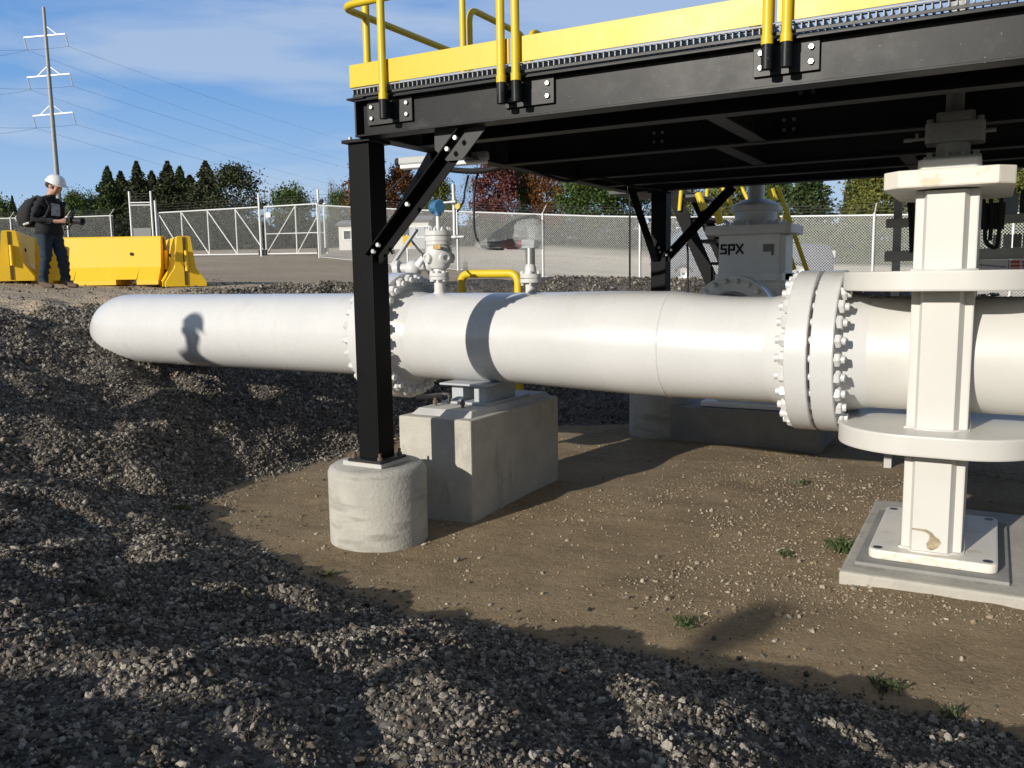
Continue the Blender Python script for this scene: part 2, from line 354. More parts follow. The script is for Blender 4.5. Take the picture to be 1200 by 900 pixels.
def pit_dist(x, y):
    x = np.asarray(x, float); y = np.asarray(y, float)
    best = np.full(x.shape, 1e9); nx = np.zeros(x.shape); ny = np.zeros(x.shape); ins = np.zeros(x.shape, bool)
    n = len(PIT)
    for i in range(n):
        a = PIT[i]; b = PIT[(i + 1) % n]; d = b - a
        t = np.clip(((x - a[0]) * d[0] + (y - a[1]) * d[1]) / (d @ d), 0, 1)
        qx = x - (a[0] + t * d[0]); qy = y - (a[1] + t * d[1]); r = np.hypot(qx, qy)
        m = r < best; best = np.where(m, r, best); nx = np.where(m, qx, nx); ny = np.where(m, qy, ny)
        c = ((a[1] > y) != (b[1] > y)) & (x < (b[0] - a[0]) * (y - a[1]) / (b[1] - a[1] + 1e-12) + a[0]); ins ^= c
    L = np.maximum(best, 1e-6)
    return np.where(ins, -best, best), nx / L, ny / L
def plateau(x, y):
    near = np.interp(x, [-40, -20, -14.3, -13, -8, -4, -2, 2, 20], [2.3, 1.85, 1.66, 1.56, 1.50, 1.50, 1.36, 1.05, 0.8])
    near = near - 0.20 * np.exp(-((x + 8.9) / 2.3) ** 2) * (1 - sstep(5.8, 8.6, y)) * sstep(1.5, 3.5, y)
    zf = np.interp(x, [-60, -45, -34, -25, -21, -17, -13.2, -9.7, -2.8, 3, 20, 60], [3.2, 2.95, 2.72, 2.58, 2.2, 1.88, 1.54, 1.28, 1.0, 0.8, 0.7, 0.7])
    t = sstep(11.5, 25.5, y); z = near * (1 - t) + zf * t
    far = np.clip(y - 27, 0, 60)
    z = z + 0.047 * far + np.clip(y - 87, 0, 300) * 0.012
    z = z + np.clip(-x - 45, 0, 400) * 0.008 * sstep(10, 30, y)
    return z
def height(x, y, fine=True):
    x = np.asarray(x, float); y = np.asarray(y, float)
    wob = 0.16 * vnoise(x * 1.3, y * 1.3, 5) + 0.09 * vnoise(x * 3.7, y * 3.7, 6)
    d, nx, ny = pit_dist(x, y); d = d + wob
    s = 0.50 - 0.222 * sstep(0.1, 0.95, -ny)
    pl = plateau(x, y); k = 0.22
    a = s * np.maximum(d, 0.0)
    hmix = np.clip(0.5 + 0.5 * (pl - a) / k, 0, 1)
    h = pl * (1 - hmix) + a * hmix - k * hmix * (1 - hmix)
    h = h * sstep(-0.05, 0.35, d) * 1.0
    lump = 0.15 * vnoise(x * 1.15, y * 1.35, 1) + 0.17 * vnoise(x * 2.9 + 0.4 * y, y * 3.4, 2) + 0.075 * vnoise(x * 6.7, y * 7.3, 3)
    slope_zone = sstep(0.0, 0.9, d) * (1 - 0.72 * sstep(1.35, 1.6, h)) * (1 - sstep(14, 18, np.hypot(x, y)))
    h = h + 0.76 * lump * slope_zone
    h = h + 0.09 * sstep(0.6, 1.2, d) * (1 - sstep(3.0, 4.5, d)) * sstep(7, 9, y) * (1 - sstep(11.5, 13, y))   # low ridge along the far rim
    h = h + 0.05 * np.exp(-((x + 8.6) ** 2 / 0.2 + (y - 5.05) ** 2 / 0.3)) - 0.07 * np.exp(-((x + 7.65) ** 2 / 0.3 + (y - 5.1) ** 2 / 0.35)) + 0.03 * np.exp(-((x + 7.1) ** 2 / 0.3 + (y - 5.0) ** 2 / 0.4))
    fl = 1 - sstep(-0.4, 0.3, d)
    h = h + fl * (0.030 * vnoise(x * 0.9, y * 0.9, 8) + 0.018 * vnoise(x * 3, y * 3, 9) + 0.006 * vnoise(x * 11, y * 11, 10))
    h = h + (1 - fl) * 0.03 * vnoise(x * 0.35, y * 0.35, 12)
    return h
def zat(x, y): return float(height(np.array([x]), np.array([y]))[0])
def masks(x, y):
    d, nx, ny = pit_dist(x, y)
    wob = 0.16 * vnoise(x * 1.3, y * 1.3, 5) + 0.09 * vnoise(x * 3.7, y * 3.7, 6) + 0.10 * vnoise(x * 6, y * 6, 20)
    g = sstep(-0.06, 0.10, d + wob)
    # compacted yard: everything level outside the stone-dressed banks
    rim = 3.3 + 0.35 * vnoise(x * 0.8, y * 0.8, 31) + 0.9 * sstep(6.5, 9.5, y)
    yard = sstep(rim, rim + 0.5, d) * sstep(-9, -7.5, -np.abs(y - 16) * 0 + np.where(y > 4.5, 0.0, -20.0))
    grass = sstep(44.5, 46.5, y + 1.2 * vnoise(x * 0.3, y * 0.3, 40) + 0.10 * (x + 10))
    dirtpatch = sstep(0.0, 0.5, 0.55 - np.hypot((x + 1.95) * 1.0, (y - 0.62) * 1.4) + 0.3 * vnoise(x * 4, y * 4, 50))
    road = sstep(27.5, 29.0, y + vnoise(x * .4, y * .4, 61)) * sstep(-26, -21, x)
    return g, yard, grass, dirtpatch, road
def axis(fine0, fine1, step, lim0, lim1, gr=1.13):
    a = list(np.arange(fine0, fine1 + 1e-6, step)); s = step
    while a[-1] < lim1: s *= gr; a.append(a[-1] + s)
    s = step; b = []
    x = fine0
    while x > lim0: s *= gr; x -= s; b.append(x)
    return np.array(b[::-1] + a)
xs = axis(-9.2, 1.4, 0.045, -900, 900); ys = axis(-0.6, 10.4, 0.045, -300, 1500)
GX, GY = np.meshgrid(xs, ys); GZ = height(GX, GY)
nx_, ny_ = len(xs), len(ys)
me = bpy.data.meshes.new('ground')
co = np.stack([GX, GY, GZ], -1).reshape(-1, 3).astype(np.float32)
idx = np.arange(nx_ * ny_).reshape(ny_, nx_)
quads = np.stack([idx[:-1, :-1], idx[:-1, 1:], idx[1:, 1:], idx[1:, :-1]], -1).reshape(-1, 4)
def mesh_np(name, co, faces, k):
    me = bpy.data.meshes.new(name); nf = len(faces)
    me.vertices.add(len(co)); me.vertices.foreach_set('co', np.ascontiguousarray(co, np.float32).ravel())
    me.loops.add(nf * k); me.loops.foreach_set('vertex_index', np.ascontiguousarray(faces, np.int32).ravel())
    me.polygons.add(nf); me.polygons.foreach_set('loop_start', np.arange(0, nf * k, k, dtype=np.int32))
    try: me.polygons.foreach_set('loop_total', np.full(nf, k, np.int32))
    except Exception: pass
    me.update(calc_edges=True); return me
me = mesh_np('ground', co, quads, 4)
me.polygons.foreach_set('use_smooth', np.ones(len(quads), bool))
for nm, a in zip(('gravel', 'yard', 'grass', 'dirt', 'road'), masks(GX, GY)):
    at = me.attributes.new(nm, 'FLOAT', 'POINT'); at.data.foreach_set('value', a.ravel().astype(np.float32))
def ground_material():
    m = bpy.data.materials.new('ground_surface'); m.use_nodes = True; nt = m.node_tree; L = nt.links.new; b = nt.nodes['Principled BSDF']
    tc = N(nt, 'ShaderNodeTexCoord'); P = tc.outputs['Object']
    def noise(sc, det=6, ro=0.6):
        n = N(nt, 'ShaderNodeTexNoise'); n.inputs['Scale'].default_value = sc; n.inputs['Detail'].default_value = det; n.inputs['Roughness'].default_value = ro; L(P, n.inputs['Vector']); return n.outputs['Fac']
    def ramp(src, *st):
        r = N(nt, 'ShaderNodeValToRGB'); e = r.color_ramp.elements
        e[0].position, e[0].color = st[0][0], (*st[0][1], 1); e[1].position, e[1].color = st[-1][0], (*st[-1][1], 1)
        for p, c in st[1:-1]: q = e.new(p); q.color = (*c, 1)
        L(src, r.inputs[0]); return r.outputs[0]
    def mix(f, a, c, t='MIX'):
        x = N(nt, 'ShaderNodeMixRGB', blend_type=t)
        if isinstance(f, float): x.inputs[0].default_value = f
        else: L(f, x.inputs[0])
        for s, i in ((a, 1), (c, 2)):
            if isinstance(s, tuple): x.inputs[i].default_value = (*s, 1)
            else: L(s, x.inputs[i])
        return x.outputs[0]
    def attr(n): a = N(nt, 'ShaderNodeAttribute'); a.attribute_name = n; return a.outputs['Fac']
    def vor(sc, feat='F1'):
        v = N(nt, 'ShaderNodeTexVoronoi', feature=feat); v.inputs['Scale'].default_value = sc; L(P, v.inputs['Vector']); return v
    # sand: brown, damp patches, pale grit
    sand = ramp(noise(1.1, 9, 0.68), (0.32, (0.165, 0.118, 0.066)), (0.50, (0.305, 0.226, 0.132)), (0.70, (0.42, 0.32, 0.20)))
    sand = mix(0.35, sand, ramp(noise(38, 4), (0.3, (0.18, 0.13, 0.08)), (0.7, (0.50, 0.39, 0.265))))
    mr = N(nt, 'ShaderNodeMapping'); mr.inputs['Rotation'].default_value = (0, 0, .5); mr.inputs['Scale'].default_value = (.7, 5.5, 1); L(P, mr.inputs['Vector'])
    ns = N(nt, 'ShaderNodeTexNoise'); ns.inputs['Scale'].default_value = 1.6; ns.inputs['Detail'].default_value = 6; L(mr.outputs[0], ns.inputs['Vector'])
    sand = mix(ramp(ns.outputs['Fac'], (.48, (0, 0, 0)), (.70, (.28, .28, .28))), sand, (.15, .108, .063))   # damp streaks and scuffed tracks
    v1 = vor(46); grit = ramp(v1.outputs['Distance'], (0.0, (1, 1, 1)), (0.20, (1, 1, 1)), (0.27, (0, 0, 0)))
    keep = ramp(noise(2.6, 5), (0.50, (0, 0, 0)), (0.66, (1, 1, 1)))
    sel = N(nt, 'ShaderNodeMath', operation='MULTIPLY'); L(grit, sel.inputs[0]); L(keep, sel.inputs[1])
    sand = mix(sel.outputs[0], sand, ramp(v1.outputs['Color'], (0.0, (0.22, 0.17, 0.12)), (1.0, (0.50, 0.43, 0.33))))
    # crushed stone bed under and beyond the loose stones
    v2 = vor(36); v3 = vor(15)
    stone = ramp(v2.outputs['Color'], (0.0, (0.03, 0.027, 0.024)), (0.5, (0.08, 0.073, 0.066)), (1.0, (0.25, 0.23, 0.21)))
    stone = mix(0.4, stone, ramp(v3.outputs['Color'], (0.0, (0.05, 0.045, 0.04)), (1.0, (0.24, 0.22, 0.20))))
    # yard: trafficked gravel and dirt
    yard = ramp(noise(0.35, 8, 0.65), (0.3, (0.42, 0.315, 0.20)), (0.7, (0.62, 0.485, 0.325)))
    yard = mix(0.4, yard, ramp(vor(22).outputs['Color'], (0.0, (0.15, 0.13, 0.11)), (1.0, (0.55, 0.50, 0.43))))
    grass = ramp(noise(0.8, 9, 0.7), (0.3, (0.050, 0.070, 0.024)), (0.55, (0.10, 0.115, 0.045)), (0.75, (0.17, 0.15, 0.075)))
    dirt = ramp(noise(5, 8, 0.7), (0.3, (0.10, 0.08, 0.05)), (0.7, (0.24, 0.20, 0.13)))
    c = mix(attr('gravel'), sand, stone); c = mix(attr('dirt'), c, dirt); road = ramp(noise(0.5, 8, 0.65), (0.3, (0.58, 0.49, 0.365)), (0.7, (0.74, 0.64, 0.50))); c = mix(attr('yard'), c, yard); c = mix(attr('road'), c, road); c = mix(attr('grass'), c, grass)
    L(c, b.inputs['Base Color']); b.inputs['Roughness'].default_value = 0.95; b.inputs['Specular IOR Level'].default_value = 0.15
    h1 = N(nt, 'ShaderNodeMath', operation='MULTIPLY'); L(v2.outputs['Distance'], h1.inputs[0]); L(attr('gravel'), h1.inputs[1])
    h2 = N(nt, 'ShaderNodeMath', operation='SUBTRACT'); L(noise(70, 6, 0.7), h2.inputs[0]); L(h1.outputs[0], h2.inputs[1])
    h3 = N(nt, 'ShaderNodeMath', operation='ADD'); L(h2.outputs[0], h3.inputs[0]); L(noise(9, 6, 0.6), h3.inputs[1])
    bp = N(nt, 'ShaderNodeBump'); bp.inputs['Strength'].default_value = 0.75; bp.inputs['Distance'].default_value = 0.022
    L(h3.outputs[0], bp.inputs['Height']); L(bp.outputs[0], b.inputs['Normal'])
    return m
me.materials.append(ground_material())
go = bpy.data.objects.new('ground', me); C.objects.link(go); tag(go, kind='structure')

# loose stones: points carry a size, geometry nodes set a crushed rock on each
def rockmat(name, ramp_cols):
    m = bpy.data.materials.new(name); m.use_nodes = True; nt = m.node_tree; L = nt.links.new; b = nt.nodes['Principled BSDF']
    oi = N(nt, 'ShaderNodeObjectInfo'); r = N(nt, 'ShaderNodeValToRGB'); e = r.color_ramp.elements
    e[0].color = (*ramp_cols[0], 1); e[1].color = (*ramp_cols[-1], 1)
    for i, c in enumerate(ramp_cols[1:-1]): q = e.new((i + 1) / (len(ramp_cols) - 1)); q.color = (*c, 1)
    L(oi.outputs['Random'], r.inputs[0])
    tc = N(nt, 'ShaderNodeTexCoord'); n = N(nt, 'ShaderNodeTexNoise'); n.inputs['Scale'].default_value = 2.2; n.inputs['Detail'].default_value = 5
    L(tc.outputs['Object'], n.inputs['Vector'])
    x = N(nt, 'ShaderNodeMixRGB', blend_type='MULTIPLY'); x.inputs[0].default_value = 1
    r2 = N(nt, 'ShaderNodeValToRGB'); r2.color_ramp.elements[0].position = .3; r2.color_ramp.elements[1].position = .7; r2.color_ramp.elements[0].color = (.72, .69, .63, 1); r2.color_ramp.elements[1].color = (1, .95, .85, 1)
    L(n.outputs['Fac'], r2.inputs[0]); L(r.outputs[0], x.inputs[1]); L(r2.outputs[0], x.inputs[2]); L(x.outputs[0], b.inputs['Base Color'])
    b.inputs['Roughness'].default_value = 0.8; b.inputs['Specular IOR Level'].default_value = 0.3
    return m
STONE = rockmat('crushed_stone', [(0.035, 0.032, 0.029), (0.07, 0.064, 0.058), (0.105, 0.097, 0.088), (0.16, 0.148, 0.136), (0.23, 0.212, 0.194), (0.17, 0.14, 0.112), (0.46, 0.435, 0.41), (0.32, 0.30, 0.275)])
PEBBLE = rockmat('tan_pebble', [(0.17, 0.13, 0.09), (0.30, 0.24, 0.17), (0.42, 0.35, 0.26), (0.36, 0.33, 0.29), (0.55, 0.49, 0.40)])
def stone_nodes(name, material, sub, variants=5):
    g = bpy.data.node_groups.new(name, 'GeometryNodeTree'); L = g.links.new
    g.interface.new_socket('Geometry', in_out='INPUT', socket_type='NodeSocketGeometry'); g.interface.new_socket('Geometry', in_out='OUTPUT', socket_type='NodeSocketGeometry')
    gi = g.nodes.new('NodeGroupInput'); go_ = g.nodes.new('NodeGroupOutput'); join = g.nodes.new('GeometryNodeJoinGeometry')
    pos = g.nodes.new('GeometryNodeInputPosition')
    for k in range(variants):
        ico = g.nodes.new('GeometryNodeMeshIcoSphere'); ico.inputs['Radius'].default_value = 1; ico.inputs['Subdivisions'].default_value = sub
        va = N(g, 'ShaderNodeVectorMath', operation='ADD'); va.inputs[1].default_value = (k * 7.3, k * 3.1, k * 5.7); L(pos.outputs[0], va.inputs[0])
        n = g.nodes.new('ShaderNodeTexNoise'); n.inputs['Scale'].default_value = 1.15; n.inputs['Detail'].default_value = 2.5; L(va.outputs[0], n.inputs['Vector'])
        sub5 = N(g, 'ShaderNodeVectorMath', operation='SUBTRACT'); sub5.inputs[1].default_value = (.5, .5, .5); L(n.outputs['Color'], sub5.inputs[0])
        sc = N(g, 'ShaderNodeVectorMath', operation='SCALE'); sc.inputs['Scale'].default_value = 1.9; L(sub5.outputs[0], sc.inputs[0])
        sp = g.nodes.new('GeometryNodeSetPosition'); L(ico.outputs['Mesh'], sp.inputs['Geometry']); L(sc.outputs[0], sp.inputs['Offset'])
        tr = g.nodes.new('GeometryNodeTransform'); tr.inputs['Scale'].default_value = [(1.15, .85, .62), (1, .8, .8), (1.3, .75, .6), (.9, .9, .72), (1.1, 1, .5)][k % 5]; L(sp.outputs[0], tr.inputs['Geometry'])
        sm = g.nodes.new('GeometryNodeSetMaterial'); sm.inputs['Material'].default_value = material; L(tr.outputs[0], sm.inputs['Geometry'])
        gti = g.nodes.new('GeometryNodeGeometryToInstance'); L(sm.outputs[0], gti.inputs[0]); L(gti.outputs[0], join.inputs[0])
    iop = g.nodes.new('GeometryNodeInstanceOnPoints'); iop.inputs['Pick Instance'].default_value = True
    ri = N(g, 'FunctionNodeRandomValue', data_type='INT')
    [s for s in ri.inputs if s.name == 'Max' and s.type == 'INT'][0].default_value = variants - 1
    ri.inputs['Seed'].default_value = 3
    rv = N(g, 'FunctionNodeRandomValue', data_type='FLOAT_VECTOR'); rv.inputs[0].default_value = (0, 0, 0); rv.inputs[1].default_value = (1.1, 1.1, 6.283)
    na = N(g, 'GeometryNodeInputNamedAttribute', data_type='FLOAT'); na.inputs['Name'].default_value = 'size'
    L(gi.outputs[0], iop.inputs['Points']); L(join.outputs[0], iop.inputs['Instance'])
    L([s for s in ri.outputs if s.type == 'INT'][0], iop.inputs['Instance Index']); L(rv.outputs[0], iop.inputs['Rotation'])
    L([s for s in na.outputs if s.enabled][0], iop.inputs['Scale']); L(iop.outputs[0], go_.inputs[0])
    return g
def scatter(name, pts, sizes, material, sub, kindlabel):
    me = bpy.data.meshes.new(name); me.vertices.add(len(pts)); me.vertices.foreach_set('co', pts.astype(np.float32).ravel())
    at = me.attributes.new('size', 'FLOAT', 'POINT'); at.data.foreach_set('value', sizes.astype(np.float32)); me.update()
    o = bpy.data.objects.new(name, me); C.objects.link(o)
    md = o.modifiers.new('stones', 'NODES'); md.node_group = stone_nodes(name + '_nodes', material, sub)
    tag(o, kindlabel[0], kindlabel[1], kind='stuff'); return o
def in_view(P, margin=0.22):
    c = (P - np.array([0, 0, EYE])) @ R
    z = c[:, 2]; return (z > 0.4) & (np.abs(c[:, 0] / np.maximum(z, .1)) < 0.6 + margin) & (c[:, 1] / np.maximum(z, .1) < 0.45 + margin + 0.1)
cand = []
for (x0, x1, y0, y1, dens) in [(-6, 2.2, 0.4, 4.6, 8500), (-9.5, -4.4, 2.0, 9.5, 4200), (-5.5, 3, 7.5, 12.5, 900), (-16, -8, 3.5, 13, 240)]:
    n = int((x1 - x0) * (y1 - y0) * dens); cand.append(np.stack([rng.uniform(x0, x1, n), rng.uniform(y0, y1, n)], -1))
cand = np.concatenate(cand)
g_, yd_, gs_, dp_, rd_ = masks(cand[:, 0], cand[:, 1])
keep = rng.random(len(cand)) < np.maximum((g_ ** 1.5) * (1 - 0.90 * yd_) * (1 - 0.8 * dp_), 0.05 * np.exp(np.minimum(pit_dist(cand[:, 0], cand[:, 1])[0], 0) / 0.16)); cand = cand[keep]
P3 = np.column_stack([cand, height(cand[:, 0], cand[:, 1])])
v_ = in_view(P3) | (in_view(P3, 0.6) & (rng.random(len(P3)) < 0.5)); P3 = P3[v_]
dist = np.hypot(P3[:, 0], P3[:, 1])
size = np.clip(rng.lognormal(math.log(0.0066), 0.46, len(P3)), 0.003, 0.022) * np.interp(dist, [1.5, 3, 5, 9, 16], [0.64, 0.76, 0.95, 1.12, 1.7])
P3[:, 2] += size * rng.uniform(-0.1, 0.55, len(P3))
print('STONES', len(P3))
scatter('gravel', P3, size, STONE, 2, ('grey crushed stone gravel covering the banks of the pit', 'gravel'))
n = 160000
c2 = np.stack([rng.uniform(-5.4, 1.2, n), rng.uniform(3.2, 9, n)], -1)
g_, yd_, gs_, dp_, rd_ = masks(c2[:, 0], c2[:, 1])
clump = sstep(-0.08, 0.30, vnoise(c2[:, 0] * 0.9, c2[:, 1] * 0.9, 70) + 0.5 * vnoise(c2[:, 0] * 2.5, c2[:, 1] * 2.5, 71)) + 1.3 * np.exp(-((c2[:, 1] - 4.5) ** 2 / 0.03 + np.clip(-0.7 - c2[:, 0], 0, 9) ** 2 / 0.1)) + 0.9 * np.exp(-((c2[:, 0] + 2.1 - 0.35 * (c2[:, 1] - 6)) ** 2 / 0.04)) * (c2[:, 1] > 5)
k2 = (rng.random(n) < np.clip(0.07 + 0.40 * clump, 0, 1)) & (g_ < 0.5); c2 = c2[k2]
P2 = np.column_stack([c2, height(c2[:, 0], c2[:, 1])]); P2 = P2[in_view(P2)]
s2 = np.clip(rng.lognormal(math.log(0.0029), 0.6, len(P2)), 0.0016, 0.017); P2[:, 2] += s2 * 0.15
scatter('pebbles', P2, s2, PEBBLE, 1, ('pale tan pebbles strewn over the brown sand of the pit floor', 'pebbles'))
# ------------------------------------------------------------------ white launcher pipeline
PY = 5.375
def octo(x0, x1, y0, y1, c):
    return [(x0 + c, y0), (x1 - c, y0), (x1, y0 + c), (x1, y1 - c), (x1 - c, y1), (x0 + c, y1), (x0, y1 - c), (x0, y0 + c)]
def rrect(x0, x1, y0, y1, r, n=8):
    o = []
    for cx_, cy_, a0 in ((x1 - r, y0 + r, -PI / 2), (x1 - r, y1 - r, 0), (x0 + r, y1 - r, PI / 2), (x0 + r, y0 + r, PI)):
        for k in range(n + 1): a = a0 + PI / 2 * k / n; o.append((cx_ + r * math.cos(a), cy_ + r * math.sin(a)))
    return o
def bolt_mesh(name, material, length, rn, rs, sub=12):
    """stud along +X from -length/2 to +length/2 with a hex nut near each end"""
    b = MB(); h = length / 2
    b.cyl((-h, 0, 0), (h, 0, 0), rs, n=10)
    for s in (-1, 1): b.hexa((s * (h - .072), 0, 0), (s * (h - .022), 0, 0), rn)
    me = bpy.data.meshes.new(name); me.from_pydata(b.v, [], b.f); me.materials.append(material)
    me.polygons.foreach_set('use_smooth', b.sm); return me
def ring_of_bolts(parent, me, centre, axis, rad, n, ph=0.5, name='bolt'):
    axis = Vector(axis).normalized(); q = axis.to_track_quat('X', 'Z').to_matrix()
    e1 = q @ Vector((0, 1, 0)); e2 = q @ Vector((0, 0, 1))
    for k in range(n):
        a = 2 * PI * (k + ph) / n; o = bpy.data.objects.new(name, me); C.objects.link(o); o.parent = parent
        p = Vector(centre) + e1 * (rad * math.cos(a)) + e2 * (rad * math.sin(a))
        o.location = p
        o.rotation_euler = (q @ Matrix.Rotation(a + random.uniform(-.5, .5), 3, 'X')).to_euler()
pl = thing('launcher_pipe', 'long white bolted pipe running level above the pit and diving into the gravel bank', 'pipe', (-4.2, PY, 0.55))
b = MB()
zc = 1.2; r = 0.325
pts = [(-4.28, PY, zc), (-5.5, PY, zc), (-7.12, PY, zc)]; Rb = 0.5
for k in range(1, 15): a = PI / 2 * k / 14; pts.append((-7.12 - Rb * math.sin(a), PY + .92 * Rb * (1 - math.cos(a)), zc - .39 * Rb * (1 - math.cos(a))))
pts.append((-7.62, PY + .92 * (Rb + 3), zc - .39 * (Rb + 3)))
b.tube(pts, r, 56); part(b, 'buried_pipe', WHITE, pl)
b = MB()                                            # barrel: straight, oversize run, reducer
prof = [(-3.90, 1.2, .325), (-3.0, 1.2, .325), (-2.85, 1.199, .327), (-2.2, 1.190, .343), (-2.02, 1.186, .346), (-1.82, 1.185, .346), (-1.80, 1.185, .346), (-1.55, 1.172, .332), (-1.40, 1.168, .326), (-1.0, 1.167, .325)]
n = 56; P = []; F = []
for x, z, r in prof:
    for k in range(n): a = 2 * PI * k / n; P.append((x, PY + r * math.sin(a), z + r * math.cos(a)))
for i in range(len(prof) - 1):
    for k in range(n): j = (k + 1) % n; F.append((i * n + k, i * n + j, (i + 1) * n + j, (i + 1) * n + k))
b.add(P, F, True); brl = part(b, 'barrel', WHITE, pl)
b = MB(); b.lathe([(-.012, .3455), (-.006, .3500), (.006, .3500), (.012, .3455)], (-1.81, PY, 1.185), (1, 0, 0), 56, hard=200); part(b, 'weld_seam', WHITE, brl)
studm = bolt_mesh('bolt', WHITE, 0.376, 0.041, 0.023)
def flange(x0, x1, z, ro, neck0, neck1, parent, zneck, sides=1):
    """weld neck flange between x0 and x1 (its raised face at x1 when sides=1)"""
    b = MB(); fb = x0 if sides > 0 else x1
    if sides > 0: prof = [(x0 - .15, neck0), (x0 - .13, neck0 + .004), (x0 - .004, neck0 + .030), (x0, ro - .02), (x0, ro - .006), (x0 + .006, ro), (x1 - .006, ro), (x1, ro - .006), (x1, .2)]
    else: prof = [(x0, .2), (x0, ro - .006), (x0 + .006, ro), (x1 - .006, ro), (x1, ro - .006), (x1, ro - .02), (x1 + .004, neck1 + .030), (x1 + .13, neck1 + .004), (x1 + .15, neck1)]
    b.lathe([(t, q) for t, q in prof], (0, PY, z), (1, 0, 0), 64); return part(b, 'flange', WHITE, parent)
# rear pair, beside the platform post
f1 = flange(-4.15, -4.028, 1.2, .482, .325, .325, pl, 1.2, 1)
f2 = flange(-4.022, -3.90, 1.2, .482, .325, .325, pl, 1.2, -1)
ring_of_bolts(f2, studm, (-4.025, PY, 1.2), (1, 0, 0), .430, 26, .1)
# nozzles for the small valves on top of the pipe
b = MB(); b.cyl((-3.635, PY, 1.49), (-3.635, PY, 1.63), .042, n=20); b.cyl((-3.635, PY, 1.505), (-3.635, PY, 1.535), .06, .044, n=20); part(b, 'nozzle', WHITE, pl)
b = MB(); b.cyl((-2.86, PY, 1.49), (-2.86, PY, 1.61), .037, n=20); part(b, 'nozzle', WHITE, pl)
# branch to the second valve behind
b = MB(); b.tube([(-1.95, PY, 1.22), (-1.95, 7.35, 1.22)], .21, 36, cap=False); part(b, 'branch_pipe', WHITE, pl)
b = MB(); b.lathe([(0, .21), (.12, .23), (.13, .36), (.21, .36), (.21, .1)], (-1.95, 7.20, 1.26), (0, 1, 0), 48); fl3 = part(b, 'flange', WHITE, pl)
st2 = bolt_mesh('bolt', WHITE, 0.30, 0.024, 0.014)
ring_of_bolts(fl3, st2, (-1.95, 7.41, 1.26), (0, 1, 0), .315, 20)
f3 = flange(-1.01, -0.886, 1.17, .478, .325, .325, pl, 1.17, 1)
ring_of_bolts(f3, studm, (-0.877, PY, 1.17), (1, 0, 0), .428, 26, .1)

# ------------------------------------------------------------------ gate valve in front (body, ribs, bonnet plate, foot)
gv = thing('gate_valve', 'tall cream slab gate valve with stadium shaped ribs standing on a concrete pad', 'valve', (-.225, PY, .09))
fl = flange(-0.868, -0.745, 1.17, .478, .325, .325, gv, 1.17, -1)
fl.data.materials[0] = WHITE
b = MB(); b.lathe([(-.60, .325), (-.28, .325)], (0, PY, 1.17), (1, 0, 0), 56); b.lathe([(-.17, .322), (7.4, .322)], (0, PY, 1.17), (1, 0, 0), 56); part(b, 'pipe_stub', CREAM, gv)
b = MB(); b.box(-.375, -.08, 4.995, 5.76, .132, 2.05); body = part(b, 'valve_body', CREAM, gv, .008)
b = MB(); b.slab([(-.318, 4.948), (-.145, 4.948), (-.122, 4.993), (-.334, 4.993)], .136, 2.046); part(b, 'face_plate', CREAM, body, .003)
def pierced(poly, z0, z1, name, mt, parent):
    b = MB(); b.slab(poly, z0, z1); return part(b, name, mt, parent, .010)
st = rrect(-.735, .285, 4.75, 6.0, .40, 44)
pierced(st, .690, .800, 'rib_plate', CREAM, gv); pierced(st, 1.535, 1.638, 'rib_plate', CREAM, gv)
pierced(octo(-.525, .075, 4.85, 5.90, .075), 2.055, 2.145, 'bonnet_flange', CREAM_WORN, gv)
pierced(octo(-.37, -.080, 4.95, 5.70, .02), 2.1452, 2.205, 'bonnet_block', CREAM, gv)
bp = pierced(rrect(-.53, .092, 4.885, 5.865, .05, 6), .082, .134, 'base_plate', CREAM_WORN, gv)
for hx, hy in ((-.485, 4.935), (.045, 4.935), (-.485, 5.80), (.045, 5.80)):
    b = MB(); b.cyl((hx, hy, .128), (hx, hy, .1365), .024, n=20); part(b, 'bolt_hole', DARKSTEEL, bp)
for z_, r_ in ((.134, .011), (.800, .009), (1.638, .009)):
    b = MB(); q = [(-.378, 4.99), (-.334, 4.99), (-.318, 4.944), (-.145, 4.944), (-.122, 4.99), (-.077, 4.99), (-.077, 5.765), (-.378, 5.765), (-.378, 4.99)]; b.tube([(x, y, z_) for x, y in q], r_, 6); part(b, 'weld_bead', CREAM, gv)
# a patch where the paint has flaked off near the foot
b = MB(); b.slab([(-.325, 4.9440), (-.24, 4.9440), (-.225, 4.9440)], 0, .001)
b = MB()
out = [(-.322, .262), (-.25, .262), (-.222, .248), (-.205, .228), (-.185, .215), (-.176, .195), (-.196, .165), (-.222, .150), (-.243, .158), (-.246, .185), (-.236, .205), (-.232, .232), (-.256, .249), (-.318, .253)]
P = [(x, 4.9472, z + .0) for x, z in out] + [(x, 4.9455, z) for x, z in out]; k = len(out)
b.add(P, [tuple(range(k, 2 * k))] + [(i, (i + 1) % k, k + (i + 1) % k, k + i) for i in range(k)]); part(b, 'paint_chip', CHIP, body)
